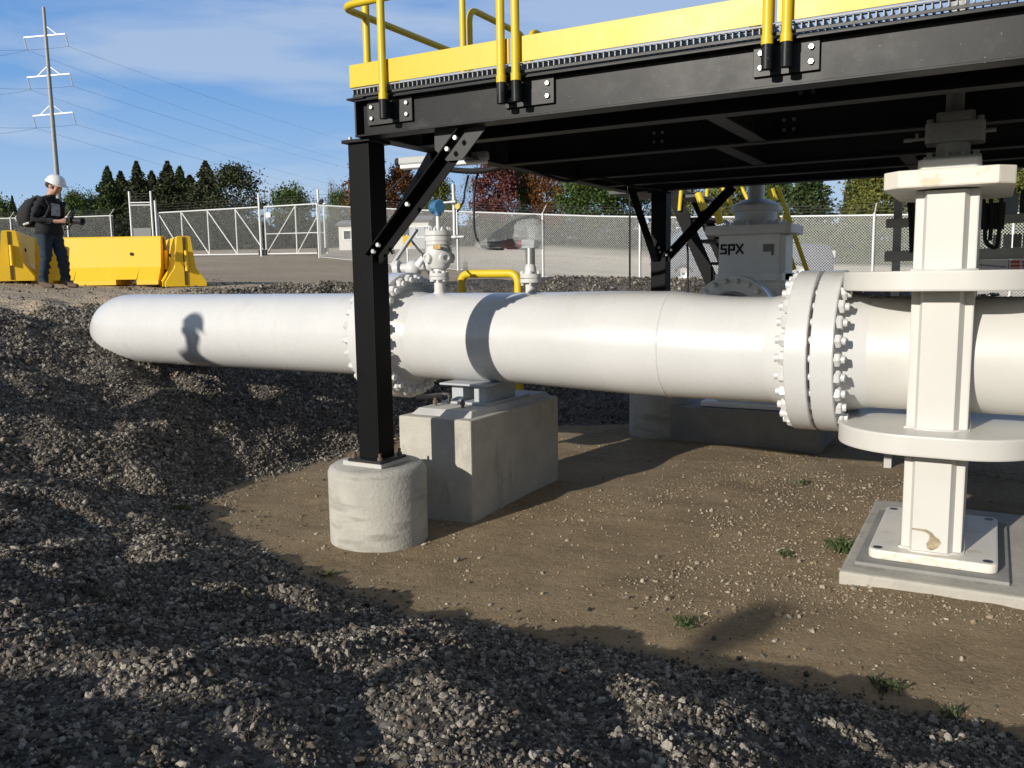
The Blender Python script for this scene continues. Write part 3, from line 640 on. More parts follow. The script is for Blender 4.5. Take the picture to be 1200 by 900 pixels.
# gear operator and universal joint above it
ox, oy = -.215, 5.3
b = MB(); b.box(ox - .145, ox + .130, oy - .15, oy + .15, 2.205, 2.238); opl = part(b, 'operator_plate', OPERATOR, gv, .005)
for sx in (-.115, -.035, .045, .105):
    for sy in (-.12, .12):
        b = MB(); b.hexa((ox + sx, oy + sy, 2.236), (ox + sx, oy + sy, 2.262), .016); part(b, 'bolt', OPERATOR, opl)
b = MB(); b.cyl((ox - .01, oy, 2.236), (ox - .01, oy, 2.32), .085, .082, n=28); b.lathe([(0, .066), (.0, .085), (.016, .085), (.016, .066)], (ox - .01, oy, 2.235), (0, 0, 1), 24)
b.slab(octo(ox - .145, ox + .140, oy - .10, oy + .10, .02), 2.315, 2.42); b.slab(octo(ox - .095, ox + .09, oy - .09, oy + .09, .02), 2.42, 2.475)
b.cyl((ox, oy - .11, 2.38), (ox, oy - .095, 2.38), .02, n=12)
part(b, 'gear_operator', OPERATOR, gv, .006)
for sx in (-.122, .115):
    b = MB(); b.hexa((ox + sx, oy - .07, 2.418), (ox + sx, oy - .07, 2.442), .018); part(b, 'bolt', OPERATOR, gv)
b = MB(); b.cyl((ox - .01, oy, 2.47), (ox - .01, oy, 3.05), .045, n=24); part(b, 'stem', OPERATOR, gv)
b = MB(); b.bar((ox - .215, oy, 2.352), (ox - .14, oy, 2.352), .014, .014); b.cyl((ox - .255, oy, 2.352), (ox - .215, oy, 2.352), .011, n=10); b.cyl((ox - .19, oy, 2.352), (ox - .19, oy, 2.385), .008, n=8); part(b, 'grease_fitting', OPERATOR, gv)
b = MB(); b.cyl((ox + .11, oy, 2.372), (ox + .19, oy, 2.372), .012, n=10); part(b, 'grease_fitting', OPERATOR, gv)
# pad under it
pd = thing('concrete_pad', 'low concrete pad with a grout bed under the cream gate valve', 'concrete pad', (.4, 5.4, 0))
b = MB(); b.box(-.645, 2.2, 4.665, 6.3, -.25, .060); part(b, 'slab', CONC, pd, .018)
b = MB(); b.box(-.585, .145, 4.80, 5.95, .060, .081); part(b, 'grout_bed', CONC_DARK, pd, .006)

# ------------------------------------------------------------------ concrete block and pipe saddle
bk = thing('concrete_block', 'big square concrete block carrying the pipe saddle', 'concrete block', (-3.27, 5.37, 0))
b = MB(); b.box(-3.565, -2.972, 4.72, 6.03, -.3, .695); blk = part(b, 'block', CONC, bk, .016)
b = MB()
top = [(-3.49, 4.86), (-3.05, 4.86), (-3.05, 5.96), (-3.49, 5.96)]
P = [(x, y, .694) for x, y in [(-3.515, 4.80), (-3.02, 4.80), (-3.02, 6.0), (-3.515, 6.0)]] + [(x, y, .735) for x, y in top]
b.add(P, [(4, 5, 6, 7), (0, 1, 5, 4), (1, 2, 6, 5), (2, 3, 7, 6), (3, 0, 4, 7)]); part(b, 'grout_pad', GROUT, bk, .006)
sd = thing('pipe_saddle', 'grey steel saddle bolted on the concrete block under the white pipe', 'pipe support', (-3.26, PY, .735))
b = MB(); b.box(-3.46, -3.06, 5.10, 5.72, .736, .752); part(b, 'base_plate', GREYSTEEL, sd, .003)
b = MB()
b.box(-3.41, -3.315, 5.168, 5.594, .752, .868); part(b, 'web', GREYSTEEL, sd)
b = MB(); b.box(-3.22, -3.12, 5.168, 5.594, .752, .862); part(b, 'web', GREYSTEEL, sd)
b = MB(); b.box(-3.46, -3.06, 5.08, 5.67, .872, .886); part(b, 'top_plate', GREYSTEEL, sd, .003)
for x in (-3.43, -3.20):
    b = MB(); b.cyl((x, 4.98, .72), (x, 4.98, .79), .011, n=10); b.hexa((x, 4.98, .752), (x, 4.98, .775), .02); part(b, 'anchor_bolt', RUST, sd)
ub = thing('clamp', 'black U clamp lying loose on the concrete block beside the saddle', 'clamp', (-3.44, 4.97, .735))
b = MB(); b.tube(bend([(-3.53, 4.93, .80), (-3.39, 5.03, .815), (-3.34, 5.03, .815), (-3.33, 5.0, .755)], .03), .012, 10); part(b, 'bow', DARKSTEEL, ub)
b = MB(); b.cyl((-3.55, 4.915, .795), (-3.40, 5.02, .795), .017, n=12); part(b, 'sleeve', RUBBER, ub)

# ------------------------------------------------------------------ grey gate valve behind, under the platform
gx, gy = -1.99, 8.45
sp = thing('gate_valve', 'grey gate valve lettered SPX standing in shade behind the pipe', 'valve', (gx, gy, .35))
b = MB(); b.box(-2.315, -1.75, 8.2, 8.62, .40, 2.0); b.box(-2.245, -1.70, 8.26, 8.58, .41, 1.99); sbd = part(b, 'valve_body', GREYVALVE, sp, .008)
pierced(octo(-2.42, -1.625, 8.06, 8.72, .04), 2.0, 2.085, 'bonnet_flange', GREYVALVE, sp)
b = MB(); b.slab(octo(-2.33, -1.70, 8.09, 8.74, .04), 1.565, 1.635); part(b, 'rib_plate', GREYVALVE, sp, .006)
b = MB(); b.box(-2.45, -1.55, 8.12, 8.80, .352, .40); part(b, 'base_plate', GREYVALVE, sp, .006)
b = MB(); b.lathe([(0, .235), (.04, .235), (.05, .20), (.13, .195), (.14, .235), (.19, .235), (.21, .21), (.25, .13), (.255, .0)], (gx - .04, gy, 2.085), (0, 0, 1), 36); bon = part(b, 'bonnet', GREYVALVE, sp)
for k in range(12):
    a = 2 * PI * k / 12; b = MB(); b.hexa((gx - .04 + .27 * math.cos(a), gy + .27 * math.sin(a), 2.083), (gx - .04 + .27 * math.cos(a), gy + .27 * math.sin(a), 2.135), .022); part(b, 'bolt', GREYVALVE, bon)
b = MB(); b.cyl((gx - .04, gy, 2.32), (gx - .04, gy, 2.95), .078, n=28); part(b, 'stem_cover', GALV_PALE, sp)
b = MB(); b.lathe([(0, .1), (.0, .36), (.08, .36), (.09, .24), (.60, .23)], (-1.95, 7.415, 1.26), (0, 1, 0), 48); part(b, 'flange', GREYVALVE, sp)
b = MB()                                            # lettering
def stroke(b, pts, lw, ox, oz, y, s):
    for (x0, z0), (x1, z1) in zip(pts, pts[1:]):
        d = Vector((x1 - x0, 0, z1 - z0)).normalized() * lw * .5 / s
        b.bar((ox + (x0 - d.x) * s, y, oz + (z0 - d.z) * s), (ox + (x1 + d.x) * s, y, oz + (z1 + d.z) * s), lw, .006, up=(0, -1, 0))
S_ = [(.62, 1), (0.08, 1), (0.08, .52), (.62, .52), (.62, 0), (0, 0)]
P_ = [(0, -.1), (0, 1), (.62, 1), (.62, .42), (.0, .42)]
lz, ly, s_ = 1.828, 8.197, .078
stroke(b, S_, .018, -2.293, lz, ly, s_); stroke(b, P_, .018, -2.215, lz, ly, s_)
stroke(b, [(0, 1), (.72, 0)], .018, -2.142, lz, ly, s_); stroke(b, [(.72, 1), (0, 0)], .018, -2.142, lz, ly - .0012, s_)
part(b, 'lettering', LOGOBLACK, sp)
b = MB(); b.box(-1.895, -1.795, 8.196, 8.199, 1.835, 1.905); b.box(-1.82, -1.795, 8.196, 8.199, 1.80, 1.835); part(b, 'nameplate', LABELGREY, sp)
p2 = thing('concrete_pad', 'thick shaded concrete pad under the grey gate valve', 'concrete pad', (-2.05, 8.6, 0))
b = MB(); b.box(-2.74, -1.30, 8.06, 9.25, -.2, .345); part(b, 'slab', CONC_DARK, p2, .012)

# ------------------------------------------------------------------ small valves standing on the pipe
rv = thing('relief_valve', 'white flanged valve with a blue instrument head on top of the pipe', 'valve', (-3.635, PY, 1.63))
vx = -3.635
b = MB(); b.lathe([(0, .03), (0, .092), (.034, .092), (.034, .05)], (vx, PY, 1.622), (0, 0, 1), 28); b.lathe([(0, .05), (0, .092), (.034, .092), (.04, .06), (.075, .055), (.09, .085), (.16, .115), (.24, .125), (.30, .118), (.34, .10), (.345, .118), (.385, .118), (.39, .1)], (vx, PY, 1.660), (0, 0, 1), 30); vb = part(b, 'valve_body', WHITE, rv)
for k in range(8):
    a = 2 * PI * (k + .5) / 8; b = MB(); b.cyl((vx + .074 * math.cos(a), PY + .074 * math.sin(a), 1.605), (vx + .074 * math.cos(a), PY + .074 * math.sin(a), 1.72), .010, n=8)
    b.hexa((vx + .074 * math.cos(a), PY + .074 * math.sin(a), 1.602), (vx + .074 * math.cos(a), PY + .074 * math.sin(a), 1.622), .017); b.hexa((vx + .074 * math.cos(a), PY + .074 * math.sin(a), 1.694), (vx + .074 * math.cos(a), PY + .074 * math.sin(a), 1.714), .017); part(b, 'bolt', WHITE, vb)
for a in (-2.0, -.5, 1.1, 2.5):
    d = Vector((math.cos(a), math.sin(a), 0)); p = Vector((vx, PY, 1.86)); b = MB(); b.lathe([(.08, .06), (.135, .058), (.14, .045), (.14, .03), (.128, .028), (.128, .0)], p, d, 20); part(b, 'side_port', WHITE, vb)
b = MB(); b.box(vx + .02, vx + .10, PY - .122, PY - .116, 1.955, 2.0); part(b, 'brass_tag', mat('brass_tag', (.42, .28, .10), .5, metal=.4), vb)
b = MB(); b.lathe([(0, .1), (0, .125), (.05, .125), (.052, .11), (.06, .11), (.062, .125), (.11, .125), (.115, .05)], (vx, PY, 2.045), (0, 0, 1), 30); cv = part(b, 'cover', WHITE, rv)
for k in range(10):
    a = 2 * PI * k / 10; b = MB(); b.cyl((vx + .103 * math.cos(a), PY + .103 * math.sin(a), 2.15), (vx + .103 * math.cos(a), PY + .103 * math.sin(a), 2.195), .012, n=8); b.hexa((vx + .103 * math.cos(a), PY + .103 * math.sin(a), 2.153), (vx + .103 * math.cos(a), PY + .103 * math.sin(a), 2.178), .019); part(b, 'bolt', WHITE, cv)
b = MB(); b.cyl((vx, PY, 2.155), (vx, PY, 2.36), .02, n=16); b.cyl((vx, PY, 2.155), (vx, PY, 2.21), .03, n=16); part(b, 'stand_pipe', GALV_PALE, rv)
b = MB(); b.lathe([(-.075, .0), (-.075, .052), (-.055, .06), (-.05, .048), (.05, .048), (.055, .06), (.075, .052), (.075, 0)], (vx - .01, PY, 2.42), (0.85, -.52, 0), 26); b.cyl((vx, PY, 2.345), (vx, PY, 2.40), .032, n=16); ih = part(b, 'instrument_head', BLUE, rv)
for v in ih.data.vertices: v.co.z = 2.42 + (v.co.z - 2.42) * 1.3
b = MB(); b.cyl((vx + .02, PY, 2.46), (vx + .15, PY, 2.462), .013, n=12); b.cyl((vx + .15, PY, 2.462), (vx + .20, PY, 2.462), .017, n=12); part(b, 'conduit', GALV_PALE, rv)
b = MB(); b.tube([(vx + .14, PY + .05, 2.06), (vx + .145, PY + .05, 2.30), (vx + .14, PY + .05, 2.66)], .016, 12); b.cyl((vx + .07, PY + .03, 2.085), (vx + .26, PY + .03, 2.085), .014, n=10); b.cyl((vx + .13, PY + .03, 2.085), (vx + .18, PY + .03, 2.085), .022, n=10); part(b, 'conduit', GALV_PALE, rv)
b = MB(); b.cyl((vx + .205, PY + .01, 2.415), (vx + .21, PY + .03, 2.415), .033, n=20); part(b, 'yellow_tag', mat('pale_yellow_tag', (.66, .52, .13), .6), rv)
rv.scale = (.82, .82, .674)
# pig signal with a bagged red instrument
ps = thing('pig_signal', 'small flanged nozzle carrying a red instrument wrapped in a clear plastic bag', 'instrument', (-2.86, PY, 1.60)); px = -2.86
b = MB(); b.lathe([(0, .03), (0, .075), (.028, .075), (.028, .03)], (px, PY, 1.595), (0, 0, 1), 26); b.lathe([(0, .03), (0, .075), (.028, .075), (.030, .042), (.075, .04), (.09, .032), (.10, .03)], (px, PY, 1.628), (0, 0, 1), 26); pf = part(b, 'flange', WHITE, ps)
for k in range(4):
    a = 2 * PI * (k + .3) / 4; b = MB(); b.cyl((px + .058 * math.cos(a), PY + .058 * math.sin(a), 1.575), (px + .058 * math.cos(a), PY + .058 * math.sin(a), 1.678), .010, n=8); b.hexa((px + .058 * math.cos(a), PY + .058 * math.sin(a), 1.657), (px + .058 * math.cos(a), PY + .058 * math.sin(a), 1.674), .017); part(b, 'bolt', WHITE, pf)
b = MB(); b.cyl((px, PY, 1.725), (px, PY, 1.835), .034, n=20); part(b, 'stem', STEELPIPE, ps)
b = MB(); b.cyl((px - .23, PY, 1.872), (px - .05, PY, 1.868), .028, n=18); b.cyl((px - .18, PY, 1.87), (px - .10, PY, 1.87), .038, n=18); ri_ = part(b, 'red_instrument', REDPLASTIC, ps, .004)
b = MB(); b.cyl((px - .40, PY, 1.872), (px - .23, PY, 1.872), .022, n=14); part(b, 'cable_gland', DARKSTEEL, ri_)
b = MB(); b.box(px - .052, px + .05, PY - .035, PY + .035, 1.835, 1.895); part(b, 'instrument_block', GREYSTEEL, ps, .006)
b = MB()
rings = []
for x, zc_, rx_, rz_ in [(-.44, 1.868, .022, .025), (-.36, 1.872, .045, .040), (-.26, 1.90, .06, .065), (-.14, 1.925, .07, .10), (-.02, 1.945, .075, .12), (.05, 1.945, .07, .12), (.095, 1.935, .05, .10)]:
    rings.append([(px + x + .006 * math.sin(7 * k), PY + rx_ * math.cos(2 * PI * k / 16) * (1 + .10 * math.sin(3 * k + x * 30)), zc_ + rz_ * math.sin(2 * PI * k / 16) * (1 + .12 * math.sin(5 * k + x * 40))) for k in range(16)])
P = [p for r_ in rings for p in r_]; F = [(i * 16 + k, i * 16 + (k + 1) % 16, (i + 1) * 16 + (k + 1) % 16, (i + 1) * 16 + k) for i in range(len(rings) - 1) for k in range(16)] + [tuple(range(len(rings) * 16 - 16, len(rings) * 16))]
b.add(P, F, True); part(b, 'plastic_bag', BAG, ps)
# lever and a small ball valve behind the rear flange
bv = thing('lever_valve', 'small white ball valve with a long grey lever behind the rear flange', 'valve', (-4.1, 6.05, 1.3))
b = MB(); b.cyl((-4.1, 6.05, .3), (-4.1, 6.05, 1.60), .05, n=18); b.ball((-4.1, 6.05, 1.66), .10); b.cyl((-4.26, 6.0, 1.66), (-3.92, 6.10, 1.70), .055, n=18); b.lathe([(-.03, 0), (-.03, .10), (.03, .10), (.03, 0)], (-4.28, 5.995, 1.66), (1, .3, .1), 22); b.lathe([(-.03, 0), (-.03, .10), (.03, .10), (.03, 0)], (-3.90, 6.105, 1.70), (1, .3, .1), 22); part(b, 'valve_body', WHITE, bv)
b = MB(); b.bar((-4.36, 6.0, 1.70), (-3.99, 5.98, 2.09), .05, .03); part(b, 'lever', GREYSTEEL, bv, .004)
b = MB(); b.tube([(-4.16, 6.08, 2.0), (-4.02, 6.05, 1.87), (-3.92, 6.02, 1.80), (-3.93, 6.02, 1.68), (-3.87, 6.02, 1.60)], .012, 8); b.ball((-3.92, 6.02, 1.80), .035); part(b, 'vent_tube', DARKSTEEL, bv)
b = MB(); b.cyl((-4.02, 6.04, 1.70), (-3.93, 6.02, 1.79), .045, .03, n=16); part(b, 'cap', GREYVALVE, bv)
dl = aty(484, 303, 6.3) - Vector((-4.1, 6.05, 1.68)); bv.location += dl
bv.scale = (.8, .8, .8)
# yellow pipe guard behind the barrel
yg = thing('pipe_guard', 'yellow bent tube hoop standing in the pit behind the pipe', 'guard hoop', (-4.1, 6.9, 0))
b = MB(); b.tube(bend([(-4.42, 6.9, -.3), (-4.42, 6.9, 1.672), (-3.80, 6.9, 1.668), (-3.80, 6.9, -.3)], .10, 8), .038, 16); part(b, 'hoop', YELLOW, yg)
b = MB(); b.tube([(-4.42, 6.9, 1.0), (-3.80, 6.9, 1.0)], .03, 12); part(b, 'cross_tube', YELLOW, yg)
# ------------------------------------------------------------------ steel platform
pf_ = thing('steel_platform', 'black steel platform with yellow toe boards and handrails above the pipe', 'platform', (-3.34, 4.18, .48))
ZB0, ZB1 = 2.462, 2.672
XL, XR, YF, YR = -3.30, 7.5, 4.10, 8.30
def ibeam_poly(h, bw, tf, tw): 
    return [(-bw / 2, 0), (bw / 2, 0), (bw / 2, tf), (tw / 2, tf), (tw / 2, h - tf), (bw / 2, h - tf), (bw / 2, h), (-bw / 2, h), (-bw / 2, h - tf), (-tw / 2, h - tf), (-tw / 2, tf), (-bw / 2, tf)]
H_ = ZB1 - ZB0
b = MB(); b.prism(ibeam_poly(H_, .125, .011, .010), (XL, YF, ZB0), (XR, YF, ZB0)); b.box(XL - .045, XL + .08, YF - .075, YF + .10, ZB1 + .001, ZB1 + .011); fb = part(b, 'front_beam', BLACK, pf_, .0015, seg=1)
b = MB(); b.prism(ibeam_poly(H_, .125, .011, .010), (XL, YR, ZB0), (XR, YR, ZB0)); part(b, 'rear_beam', BLACK_UNDER, pf_)
b = MB(); b.prism(ibeam_poly(H_, .11, .011, .010), (XL + .03, YF + .066, ZB0 + .0015), (XL + .03, YR - .066, ZB0 + .0015)); part(b, 'side_beam', BLACK_UNDER, pf_)
for y in (4.60, 5.70, 6.91, 7.62):
    b = MB(); b.prism(ibeam_poly(H_ - .006, .11, .010, .008), (XL + .09, y, ZB0 + .003), (XR, y, ZB0 + .003)); part(b, 'joist', BLACK_UNDER, pf_)
for x, y0, y1 in ((-1.35, 4.66, 5.64), (.62, 4.66, 5.64), (-1.62, 5.76, 6.85), (.4, 5.76, 6.85), (-.6, 6.97, 8.23)):
    b = MB(); b.prism(ibeam_poly(H_ - .05, .10, .010, .008), (x, y0, ZB0 + .008), (x, y1, ZB0 + .008)); part(b, 'cross_member', BLACK_UNDER, pf_)
for jx, jy in ((-2.03, 5.70), (-1.17, 5.70), (-.86, 4.60)):
    for dx in (-.03, .03):
        for dz in (.07, .13):
            b = MB(); b.hexa((jx + dx, jy - .024, ZB0 + dz), (jx + dx, jy - .003, ZB0 + dz), .012); part(b, 'bolt', ZINC, pf_)
# bar grating
b = MB(); x = XL + .005
while x < XR: b.box(x, x + .005, YF - .075, YR + .06, 2.698, 2.731); x += .0302
y = YF - .05
while y < YR: b.box(XL, XR, y, y + .006, 2.7225, 2.7285); y += .1016
b.box(XL, XR, YF - .0815, YF - .0755, 2.7245, 2.7315); part(b, 'grating', GRATE, pf_)
b = MB(); b.box(XL, XR, YF - .070, YF - .062, 2.6845, 2.6975); part(b, 'nosing', BLACK_CLEAN, pf_)
o = MB(); o.box(XL + .02, XR, YF - .05, YR + .04, 2.675, 2.681); part(o, 'added_light_block', BLACK_UNDER, pf_)  # added black sheet, stops light showing through the grating from below
# toe boards
for x0, x1 in ((XL - .005, -2.247), (-2.236, -.899), (-.889, XR)):
    b = MB(); b.box(x0, x1, YF - .088, YF - .082, 2.735, 2.862); part(b, 'toe_board', YELLOW, pf_, .0015, seg=1)
b = MB(); b.box(XL - .005, XL + .001, YF - .081, YR + .05, 2.735, 2.862); part(b, 'toe_board', YELLOW, pf_)
# handrails: front posts in sockets, rails run between the posts of a panel
YP = YF - .108; RP = .0225
def socket(xc, plate, posts):
    o = MB(); o.box(plate[0], plate[1], YF - .0235, YF - .0055, 2.525, 2.665); pl_ = part(o, 'socket_plate', BLACK_CLEAN, pf_, .002, seg=1)
    for px_ in posts:
        o = MB(); o.cyl((px_, YP, 2.535), (px_, YP, 2.648), .0245, n=20); o.box(px_ - .005, px_ + .005, YP + .02, YF - .024, 2.545, 2.64); part(o, 'socket', BLACK, pl_)
    for bx in (plate[0] + .035, plate[1] - .035):
        for bz in (2.563, 2.626):
            o = MB(); o.hexa((bx, YF - .0235, bz), (bx, YF - .036, bz), .0135); part(o, 'bolt', ZINC, pl_)
socket(0, (-3.235, -2.915), (-3.05,)); socket(0, (-2.31, -2.02), (-2.283, -2.196)); socket(0, (-1.005, -.715), (-.925, -.842)); socket(0, (.36, .65), (.45, .535))
ZM, ZT = 3.185, 3.86
def panel(x0, x1, y, corner=None):
    for x in (x0, x1):
        o = MB(); o.cyl((x, y, 2.640), (x, y, ZT - .06), RP, n=18); o.cyl((x, y, 2.640), (x, y, 2.675), RP + .004, n=18); part(o, 'rail_post', YELLOW, pf_)
    o = MB(); o.tube(bend([(x0, y, ZT - .07), (x0, y, ZT), (x1, y, ZT), (x1, y, ZT - .07)], .06), RP, 14, cap=False); part(o, 'top_rail', YELLOW, pf_)
    o = MB(); o.tube([(x0, y, ZM), (x1, y, ZM)], RP * .85, 12); part(o, 'mid_rail', YELLOW, pf_)
panel(-2.196, -.925, YP); panel(-.842, .45, YP); panel(.535, 2.4, YP); panel(2.5, 4.4, YP); panel(4.5, 7.4, YP)
o = MB(); o.cyl((-3.05, YP, 2.640), (-3.05, YP, ZT), RP, n=18); o.cyl((-3.05, YP, 2.640), (-3.05, YP, 2.675), RP + .004, n=18); part(o, 'rail_post', YELLOW, pf_)
o = MB(); o.cyl((-2.283, YP, 2.640), (-2.283, YP, ZT - .05), RP, n=18); o.cyl((-2.283, YP, 2.640), (-2.283, YP, 2.675), RP + .004, n=18); part(o, 'rail_post', YELLOW, pf_)
XS = XL - .035
for z_, nm in ((ZM, 'mid_rail'), (ZT, 'top_rail')):
    o = MB(); o.tube(bend([(-2.283, YP, z_), (XS, YP, z_), (XS, 5.30, z_)], .11, 8), RP * .92, 14); part(o, nm, YELLOW, pf_)
o = MB(); o.cyl((XS, 4.22, 2.70), (XS, 4.22, ZT), RP, n=18); part(o, 'rail_post', YELLOW, pf_)
o = MB(); o.cyl((XS, 5.30, 2.70), (XS, 5.30, ZT), RP, n=18); part(o, 'rail_post', YELLOW, pf_)
for y0, y1, zt in ((5.39, 6.20, 3.53), (6.32, 7.9, 3.60)):
    o = MB(); o.tube(bend([(XS, y0, 2.70), (XS, y0, zt), (XS, y1, zt), (XS, y1, 2.70)], .10, 8), RP, 14); part(o, 'gate_hoop', YELLOW, pf_)
# legs
def leg(x, y, ztop, zb):
    o = MB(); o.box(x - .078, x + .078, y - .078, y + .078, zb + .018, ztop - .02); lg = part(o, 'leg', POSTBLACK, pf_, .006)
    o = MB(); o.box(x - .105, x + .105, y - .105, y + .105, ztop - .0195, ztop); part(o, 'cap_plate', BLACK, lg, .002, seg=1)
    o = MB(); o.box(x - .13, x + .13, y - .13, y + .13, zb, zb + .018); part(o, 'foot_plate', BLACK_CLEAN, lg, .002, seg=1)
    for sx in (-.10, .10):
        for sy in (-.10, .10):
            o = MB(); o.cyl((x + sx, y + sy, zb + .01), (x + sx, y + sy, zb + .06), .009, n=10); o.hexa((x + sx, y + sy, zb + .018), (x + sx, y + sy, zb + .036), .017); part(o, 'anchor_bolt', RUST, lg)
    return lg
LX, LY = -3.333, 4.18
leg(LX, LY, 2.4605, .512)
for sx in (-.05, .05):
    o = MB(); o.hexa((LX + sx, LY - .085, 2.4605), (LX + sx, LY - .085, 2.478), .012); part(o, 'bolt', ZINC, pf_)
o = MB(); o.box(-3.298, -3.288, YF - .062, YF + .062, ZB0 + .012, ZB1 - .012); part(o, 'end_plate', BLACK_CLEAN, pf_)
leg(-2.93, 8.30, 2.4605, .48)
leg(3.4, 4.18, 2.4605, .0); leg(3.4, 8.3, 2.4605, .0)
# knee braces: angle iron with bolts
def brace(a, c, up, wd=.075, t=.008):
    a = Vector(a); c = Vector(c); poly = [(-wd / 2, -wd / 2), (wd / 2, -wd / 2), (wd / 2, -wd / 2 + t), (-wd / 2 + t, -wd / 2 + t), (-wd / 2 + t, wd / 2), (-wd / 2, wd / 2)]
    o = MB(); o.prism(poly, a, c, up); return part(o, 'brace', POSTBLACK, pf_, .001, seg=1)
def brace_bolts(br, a, c, off, ts):
    a = Vector(a); c = Vector(c)
    for t in ts:
        p = a.lerp(c, t); o = MB(); o.hexa(p, p + Vector(off), .015); part(o, 'bolt', ZINC, br)
a, c = (LX + .07, LY - .065, 1.755), (-2.56, LY - .065, 2.452)
br = brace(a, c, (0, -1, 0), .085); brace_bolts(br, (LX + .12, LY - .112, 1.80), (-2.60, LY - .112, 2.42), (0, -.016, 0), (.0, .06, .42, .88, .97))
o = MB(); o.slab([(-2.80, 0), (-2.47, 0), (-2.47, .02), (-2.62, .17), (-2.72, .17), (-2.80, .10)], 0, .008, Matrix(((1, 0, 0, 0), (0, 0, 1, LY - .055), (0, -1, 0, 2.4605), (0, 0, 0, 1)))); part(o, 'gusset', BLACK_CLEAN, pf_)
a, c = (LX + .03, LY + .08, 1.76), (LX + .03, 4.90, 2.455)
br = brace(a, c, (1, 0, 0), .10); brace_bolts(br, (LX + .075, 4.30, 1.80), (LX + .075, 4.88, 2.42), (.016, 0, 0), (.0, .9))
a, c = (-2.86, 8.235, 1.79), (-2.20, 8.235, 2.452)
br = brace(a, c, (0, -1, 0)); brace_bolts(br, (-2.83, 8.195, 1.83), (-2.25, 8.195, 2.41), (0, -.016, 0), (.0, .08))
a, c = (-2.95, 8.22, 1.80), (-2.95, 7.56, 2.455)
br = brace(a, c, (1, 0, 0)); brace_bolts(br, (-2.905, 8.18, 1.86), (-2.905, 7.66, 2.40), (.016, 0, 0), (.0, .08, .55))
o = MB(); o.box(-3.05, -3.0, 8.205, 8.211, .48, 1.55); part(o, 'grey_primer_band', GREYSTEEL, pf_) if False else None
# concrete piers under the legs
def pier(x, y, top, rad, label, grout=True):
    t = thing('concrete_pier', label, 'concrete pier', (x, y, 0))
    o = MB(); o.lathe([(0, 0), (0, rad), (.36 + top, rad), (top + .385, rad - .012), (top + .4, rad - .035), (top + .4, 0)], (x, y, -.4), (0, 0, 1), 72, hard=75); part(o, 'pier', CONC_PIER, t)
    if grout:
        o = MB(); o.box(x - .152, x + .152, y - .152, y + .152, top, top + .032); part(o, 'grout_pad', GROUT, t, .006)
    return t
pier(LX - .03, LY + .035, .48, .310, 'round concrete pier under the front leg of the black platform')
pier(-2.93, 8.30, .45, .31, 'shaded round concrete pier under the rear leg of the black platform')
for y, lab in ((4.18, 'front'), (8.3, 'rear')): pass
# fluorescent strip under the platform and its wiring
sl_ = thing('strip_light', 'white strip light hung under the left end of the platform', 'lamp', (-3.05, 5.3, 2.42))
a_, c_ = aty(469, 190, 5.15), aty(572, 182, 5.35)
o = MB(); o.bar(a_, c_, .10, .055); part(o, 'housing', LIGHTBODY, sl_, .012)
o = MB(); o.bar(a_ + Vector((.01, 0, -.04)), c_ + Vector((-.01, 0, -.04)), .085, .03); part(o, 'diffuser', GREYVALVE, sl_, .01)
o = MB(); o.cyl(a_ + Vector((-.03, 0, .0)), a_, .03, n=14); part(o, 'end_cap', RUBBER, sl_)
for t in (.2, .8):
    p = a_.lerp(c_, t); o = MB(); o.cyl(p, (p.x, p.y, 2.47), .006, n=8); part(o, 'hanger', DARKSTEEL, sl_)
def cable(px, y, rad, label, nsub=8, extra=None):
    p = [aty(u, v, yy) for (u, v), yy in zip(px, y)]
    q = []
    for i in range(len(p) - 1):                      # Catmull-Rom
        p0, p1, p2, p3 = p[max(i - 1, 0)], p[i], p[i + 1], p[min(i + 2, len(p) - 1)]
        for k in range(nsub):
            t = k / nsub; q.append(0.5 * ((2 * p1) + (p2 - p0) * t + (2 * p0 - 5 * p1 + 4 * p2 - p3) * t * t + (3 * p1 - p0 - 3 * p2 + p3) * t ** 3))
    q.append(p[-1]); o = MB(); o.tube(q, rad, 8); ob = o.build('cable', RUBBER); tag(ob, label, 'cable', 'cables under the platform'); return ob
cable([(500, 192), (530, 199), (565, 200), (600, 192), (630, 188)], [5.6, 5.7, 5.8, 5.9, 6.0], .022, 'thick black cable bundle sagging beside the strip light under the platform')
cable([(600, 190), (640, 205), (665, 212), (700, 208), (740, 218), (775, 222)], [6.0, 6.2, 6.4, 6.6, 6.9, 7.2], .012, 'black cable sagging in long loops beneath the platform joists')
cable([(560, 203), (556, 225), (556, 268), (562, 285), (572, 291), (590, 292)], [5.5, 5.45, 5.4, 5.38, 5.37, 5.37], .0085, 'black cable dropping from the platform to the bagged red instrument')
cable([(549, 205), (545, 222), (543, 236), (536, 248)], [5.5, 5.5, 5.5, 5.45], .0075, 'thin dark cable hanging short beside the blue instrument head')
cable([(482, 198), (468, 212), (456, 224), (448, 240)], [5.2, 5.2, 5.2, 5.2], .008, 'grey black cable slanting from the strip light behind the front leg')
cable([(738, 205), (738, 260), (738, 338)], [8.9, 8.9, 8.9], .012, 'straight black cable dropping behind the pipe left of the rear leg')
cable([(805, 285), (806, 300), (806, 345)], [9.0, 9.0, 9.0], .012, 'short black upright cable right of the rear leg')
# stem post standing on the platform
sp_ = thing('stem_post', 'brown primed steel post standing on the platform deck', 'post', (-1.52, 6.2, 2.73))
o = MB(); o.cyl((-1.52, 6.2, 2.7325), (-1.52, 6.2, 3.7), .038, n=18); part(o, 'tube', BROWNPIPE, sp_)
o = MB(); o.cyl((-1.52, 6.2, 2.732), (-1.52, 6.2, 2.745), .08, n=18); part(o, 'foot', BROWNPIPE, sp_)
